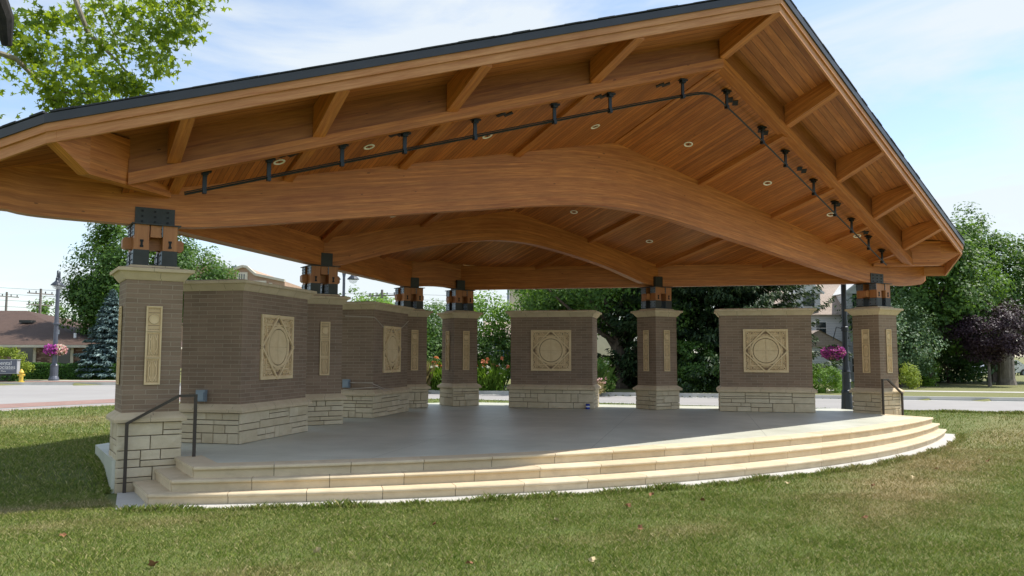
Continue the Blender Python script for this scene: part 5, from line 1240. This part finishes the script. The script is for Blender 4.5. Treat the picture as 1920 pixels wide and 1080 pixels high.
def dormer(x):
    mb = MB(); mb.box((x, .9, 5.15), (1.5, 2.2, 1.1)); d_ = mb.build('dormer', M['siding'], r)
    mb = MB(); mb.face([(x-.9, -.3, 5.6), (x+.9, -.3, 5.6), (x, -.3, 6.35)]); 
    for s_ in (-1, 1): mb.bar((x+s_*.95, -.32, 5.6), (x, -.32, 6.35), .14, .12)
    for s_ in (-1, 1): mb.face([(x+s_*.95, -.35, 5.6), (x, -.35, 6.38), (x, 2.6, 6.38), (x+s_*.95, 2.2, 5.6)])
    mb.build('dormer_roof', M['white'], d_); mb = MB(); mb.box((x, -.22, 5.2), (.7, .06, .8)); mb.build('pane', M['glass'], d_)
dormer(1.55); dormer(-1.6)
for (x, z, w_, h_) in ((1.6, 3.5, .75, .85), (1.6, 1.05, 1.1, 1.05), (-.8, 3.4, .75, .9)):
    mb = MB(); mb.box((x, -.03, z), (w_, .08, h_)); wn = mb.build('window', M['white'], r); mb = MB(); mb.box((x, -.085, z+h_*.22), (w_-.14, .03, h_*.38)); mb.box((x, -.085, z-h_*.22), (w_-.14, .03, h_*.38)); mb.build('pane', M['glass'], wn)
mb = MB(); mb.box((-1.9, -1.2, 1.15), (3.2, 2.4, 2.3)); p_ = mb.build('porch', M['siding'], r); mb = MB()
for s_ in (-1, 1): mb.face([(-1.9+s_*1.9, -2.7, 2.2), (-1.9, -2.7, 3.2), (-1.9, .1, 3.2), (-1.9+s_*1.9, .1, 2.2)], [(0, 0), (0, 2), (3, 2), (3, 0)])
mb.face([(-3.8, -2.6, 2.2), (0, -2.6, 2.2), (-1.9, -2.6, 3.18)]); mb.build('porch_roof', M['hroof'], p_)
# pale house with blue framed window, and the tall cream building behind the trees
r = empty('pale_house', (19.4, 34.6, -.2), hz); tag(r, 'pale house with a blue framed window glimpsed right of the right back pier', 'house')
mb = MB(); mb.box((.6, 3, 1.5), (4.8, 6, 3.0)); mb.build('wall', M['siding'], r)
mb = MB(); mb.face([(-2.1, -.5, 2.85), (3.4, -.5, 2.85), (3.4, 3, 4.1), (-2.1, 3, 4.1)], [(0, 0), (5.5, 0), (5.5, 4), (0, 4)]); mb.face([(-2.1, 6.5, 2.85), (-2.1, 3, 4.1), (3.4, 3, 4.1), (3.4, 6.5, 2.85)]); mb.build('roof', M['hroof'], r)
M['bluep'] = simple('blue_frame', (.05, .11, .26), .5)
mb = MB(); mb.box((-.35, -.04, 1.95), (1.7, .1, 1.5)); wn = mb.build('window', M['bluep'], r); mb = MB(); [mb.box((-.35+k*.53, -.10, 1.95+s_*.34), (.43, .03, .58)) for k in (-1, 0, 1) for s_ in (-1, 1)]; mb.build('pane', M['glass'], wn)
r = empty('cream_building', (24.4, 39.6, -.2), hz); tag(r, 'tall cream walled building behind the treetops at the back of the stage', 'building')
mb = MB(); mb.box((2.2, 3, 4.3), (8, 6, 8.6)); mb.build('wall', simple('cream_render', (.60, .54, .40), .8, 0, .05), r)
for x in (0.1, 2.6):
    mb = MB(); mb.box((x, -.03, 4.9), (.8, .08, 1.3)); wn = mb.build('window', M['white'], r); mb = MB(); mb.box((x, -.085, 4.9), (.62, .03, 1.1)); mb.build('pane', M['glass'], wn)
mb = MB(); mb.box((-1.9, -.1, 3.7), (.16, .16, 7.4)); mb.build('downspout', M['box_grey'], r)
# parked car glimpsed between the trunks at the right
r = empty('parked_car', (62.5, 24.2, -.3), rad(150)); tag(r, 'pale parked car glimpsed low between the trunks at the right edge', 'car')
mb = MB(); pr_ = [(-2.2, .35), (-2.2, .8), (-1.5, .95), (-.8, 1.42), (.7, 1.42), (1.3, .98), (2.2, .85), (2.25, .35)]
for s_ in (-1, 1): mb.face([(x, s_*.85, z) for x, z in (pr_ if s_ < 0 else pr_[::-1])])
for a, b_ in zip(pr_, pr_[1:]+pr_[:1]): mb.face([(a[0], -.85, a[1]), (b_[0], -.85, b_[1]), (b_[0], .85, b_[1]), (a[0], .85, a[1])])
mb.build('body', simple('silver_paint', (.55, .57, .6), .3, .4), r)
mb = MB(); [mb.box((0, s_*.86, 1.16), (1.5, .02, .34)) for s_ in (-1, 1)]; mb.face([(-1.42, -.7, 1.0), (-.86, -.7, 1.38), (-.86, .7, 1.38), (-1.42, .7, 1.0)]); mb.build('windows', M['glass'], r)
for sx in (-1.35, 1.4):
    for s_ in (-1, 1): mb = MB(); mb.tube([(sx, s_*.7, .33), (sx, s_*.88, .33)], .33, 16); wl = mb.build('wheel', M['black'], r); mb = MB(); mb.tube([(sx, s_*.87, .33), (sx, s_*.9, .33)], .2, 12); mb.build('rim', M['galv'], wl)

# ------------------------------------------------------------------ lawn blades and fallen leaves
def blade_mat():
    m, t, b = mat('grass_blades'); at = N(t, 'ShaderNodeAttribute', attribute_name='var'); uv, ob = coords(t)
    f = noise(t, ob, .35, 6, .6); f2 = noise(t, ob, 6, 6, .65)
    g = ramp(t, at.outputs['Fac'], [(.0, (.08, .145, .018)), (.5, (.175, .25, .036)), (.84, (.29, .335, .07)), (.95, (.50, .44, .22))]); d = ramp(t, at.outputs['Fac'], [(.0, (.17, .17, .05)), (.5, (.36, .29, .125)), (1, (.62, .51, .30))])
    dry = N(t, 'ShaderNodeAttribute', attribute_name='dry').outputs['Fac']
    col = mix(t, dry, g, d); L(t, col, b.inputs['Base Color']); b.inputs['Roughness'].default_value = .6; b.inputs['Specular IOR Level'].default_value = .25
    tr = N(t, 'ShaderNodeBsdfTranslucent'); L(t, col, tr.inputs[0]); ms = N(t, 'ShaderNodeMixShader'); ms.inputs[0].default_value = .3; L(t, b.outputs[0], ms.inputs[1]); L(t, tr.outputs[0], ms.inputs[2]); L(t, ms.outputs[0], t.nodes['Material Output'].inputs[0]); return m
rs = np.random.RandomState(90)
def scatter(n, dmin, dmax, u0=-.70, u1=.70):
    # area-uniform in the wedge of lawn in front of the camera's standing point
    d = np.sqrt(rs.rand(n)*(dmax**2-dmin**2)+dmin**2); u = u0+(u1-u0)*rs.rand(n); fx, fy = math.sin(yaw), math.cos(yaw); rx, ry = math.cos(yaw), -math.sin(yaw)
    return np.stack([CAM[0]+fx*d+rx*d*u, CAM[1]+fy*d+ry*d*u], -1)
pts_, hh_ = [], []
for n, a, b_, h_, w_ in ((330000, 6.2, 11.5, .036, .0038), (200000, 11.5, 17, .042, .006), (130000, 17, 26, .05, .011), (40000, 26, 34, .055, .018)):
    p = scatter(n, a, b_); pts_.append(p); hh_.append(np.tile([h_, w_], (n, 1)))
p = np.concatenate(pts_); hw_ = np.concatenate(hh_); x, y = p[:, 0], p[:, 1]
s_ = 9.32; yc_ = -4.26; Rr = (9.32**2+(yc_+1.72)**2)/(2*abs(yc_+1.72)); inside = (np.hypot(x, y-(yc_+Rr)) < Rr-.05) & (np.abs(x) < 9.24) & (y < -.4)
inside |= (np.abs(x) < 9.17) & (y > -.45) & (np.abs(x)+y < 11.06) & (y < 9.5)
keep = ~inside & (side(NEAR, x, y) > .16)
x, y, hw_ = x[keep], y[keep], hw_[keep]; n = len(x); z = gz(x, y)-.005
pat = .75+.5*(np.sin(x*3.1+np.sin(y*2.3)*2)*np.sin(y*2.7+np.sin(x*1.9)*2)*.5+.5)
H = hw_[:, 0]*(.45+.9*rs.rand(n))*pat; Wd = hw_[:, 1]*(.6+.8*rs.rand(n)); az = rs.rand(n)*6.283; ln = H*(.2+.9*rs.rand(n)); yz = rs.rand(n)*6.283
dx = np.stack([np.cos(az), np.sin(az), 0*az], -1); sx = np.stack([np.cos(yz), np.sin(yz), 0*az], -1); B0 = np.stack([x, y, z], -1); UP = np.array([0, 0, 1.])
V_ = np.stack([B0-sx*Wd[:, None]/2, B0+sx*Wd[:, None]/2, B0+dx*(ln*.4)[:, None]+UP*(H*.65)[:, None]+sx*Wd[:, None]*.4, B0+dx*ln[:, None]+UP*H[:, None]], 1)
# longer untrimmed blades along the concrete and the kerb
ne = 16000; te = (rs.rand(ne)*2-1)*math.asin(9.2/Rr); oe = .0+np.abs(rs.normal(size=ne))*.05; ex = (Rr+oe)*np.sin(te); ey = (yc_+Rr)-(Rr+oe)*np.cos(te)
kk = rs.randint(0, len(NEAR)-1, 0)
k1 = rs.rand(9000); seg = np.array([(12.0, 2.4), (14.3, -.9), (20, -9)]); ii = (k1 > .5).astype(int); tt = np.where(ii == 0, k1*2, (k1-.5)*2)[:, None]
pk = seg[ii]*(1-tt)+seg[ii+1]*tt+np.array([-.13, -.10])+rs.normal(size=(9000, 2))*.04
yl_ = rs.rand(5000)*2.3-.4; xl_ = -9.16-np.abs(rs.normal(size=5000))*.05
ex = np.concatenate([ex, pk[:, 0], xl_]); ey = np.concatenate([ey, pk[:, 1], yl_]); ne = len(ex); tall = .5+.5*np.sin(ex*2.1)*np.sin(ex*5.3+ey)
He = (.045+.06*rs.rand(ne)**2)*(.6+.7*tall); We = .006*(.6+.8*rs.rand(ne))*np.where(ex > 9, 2.5, 1); az2 = rs.rand(ne)*6.283; yz2 = rs.rand(ne)*6.283
d2 = np.stack([np.cos(az2), np.sin(az2), 0*az2], -1); s2 = np.stack([np.cos(yz2), np.sin(yz2), 0*az2], -1); B2 = np.stack([ex, ey, gz(ex, ey)-.005], -1); l2 = He*.7
V2 = np.stack([B2-s2*We[:, None]/2, B2+s2*We[:, None]/2, B2+d2*(l2*.4)[:, None]+UP*(He*.65)[:, None]+s2*We[:, None]*.4, B2+d2*l2[:, None]+UP*He[:, None]], 1)
V_ = np.concatenate([V_, V2]); x = np.concatenate([x, ex]); y = np.concatenate([y, ey]); n = len(x)
dv = np.clip(dryf(x, y)+.10+rs.normal(size=n)*.2, 0, 1); lawn = fast_mesh('lawn_grass', V_.reshape(-1, 3), np.full(n, 4), blade_mat(), None, np.repeat(np.clip(rs.rand(n), 0, 1), 4)); set_dry(lawn, np.repeat(dv, 4))
tag(lawn, 'short mown lawn with dry straw coloured patches', 'grass', kind='stuff')
# fallen leaves
M['deadleaf'] = simple('dead_leaf', (.22, .10, .04), .8, 0, .4, 4); M['paleleaf'] = simple('pale_leaf', (.50, .40, .22), .8)
proto = None
LV = [(-10.6, -4.6, 1), (-9.3, -4.9, 0), (-6.9, -6.4, 0), (-5.9, -6.9, 1), (-4.55, -6.0, 0), (-3.8, -4.9, 0), (-7.9, -5.2, 1), (-8.4, -7.1, 0), (.2, -5.6, 0), (1.5, -5.4, 1), (-1.9, -6.9, 0), (2.8, -5.0, 0), (-10.2, -6.9, 1), (-6.4, -4.7, 0), (-5.1, -5.2, 1), (4.6, -4.9, 0), (-9.9, -3.2, 0), (-2.7, -5.1, 0), (-.6, -4.75, 1), (-3.0, -4.45, 0)]
LL = ['pale leaf on the grass nearest the left handrail', 'brown leaf just below the left end of the lowest step', 'brown leaf in front of the steps, halfway out on the lawn',
 'pale curled leaf in the middle of the near lawn', 'brown leaf on the near lawn right of the pale curled one', 'brown leaf close to the kerb strip below the middle of the steps',
 'pale leaf in the grass below the left third of the steps', 'dark brown leaf near the bottom left of the lawn', 'brown leaf near the right half of the concrete apron',
 'pale leaf right of the brown one beside the apron', 'brown leaf alone on the near lawn, right of centre', 'brown leaf in the dry grass below the right part of the steps',
 'pale straw leaf near the bottom left corner', 'brown leaf a little in front of the apron, left of centre', 'pale leaf a little in front of the apron at the centre',
 'rightmost brown leaf on the lawn', 'brown leaf at the edge of the roof shadow, far left', 'brown leaf in front of the apron just right of centre',
 'pale leaf beside the apron, right of centre', 'brown leaf touching the apron edge near the centre']
rng = random.Random(4)
for k, (x, y, pl) in enumerate(LV):
    mb = MB(); pts = [(math.cos(a)*(.045 if i_ % 2 else .026), math.sin(a)*(.045 if i_ % 2 else .026), .018*math.sin(a*1.5+k)+.012) for i_, a in enumerate(np.linspace(0, 2*math.pi, 11)[:-1])]
    for i_ in range(10): mb.face([(0, 0, .0), pts[i_], pts[(i_+1) % 10]])
    o = mb.build('fallen_leaf', M['paleleaf' if pl else 'deadleaf']); o.location = (x, y, float(gz(x, y))+.035); o.rotation_euler = (rng.uniform(-.6, .6), rng.uniform(-.6, .6), rng.uniform(0, 6)); o.scale = [rng.uniform(.8, 1.25)]*3
    tag(o, LL[k], 'leaf', 'pale fallen leaves on the lawn' if pl else 'brown fallen leaves on the lawn')
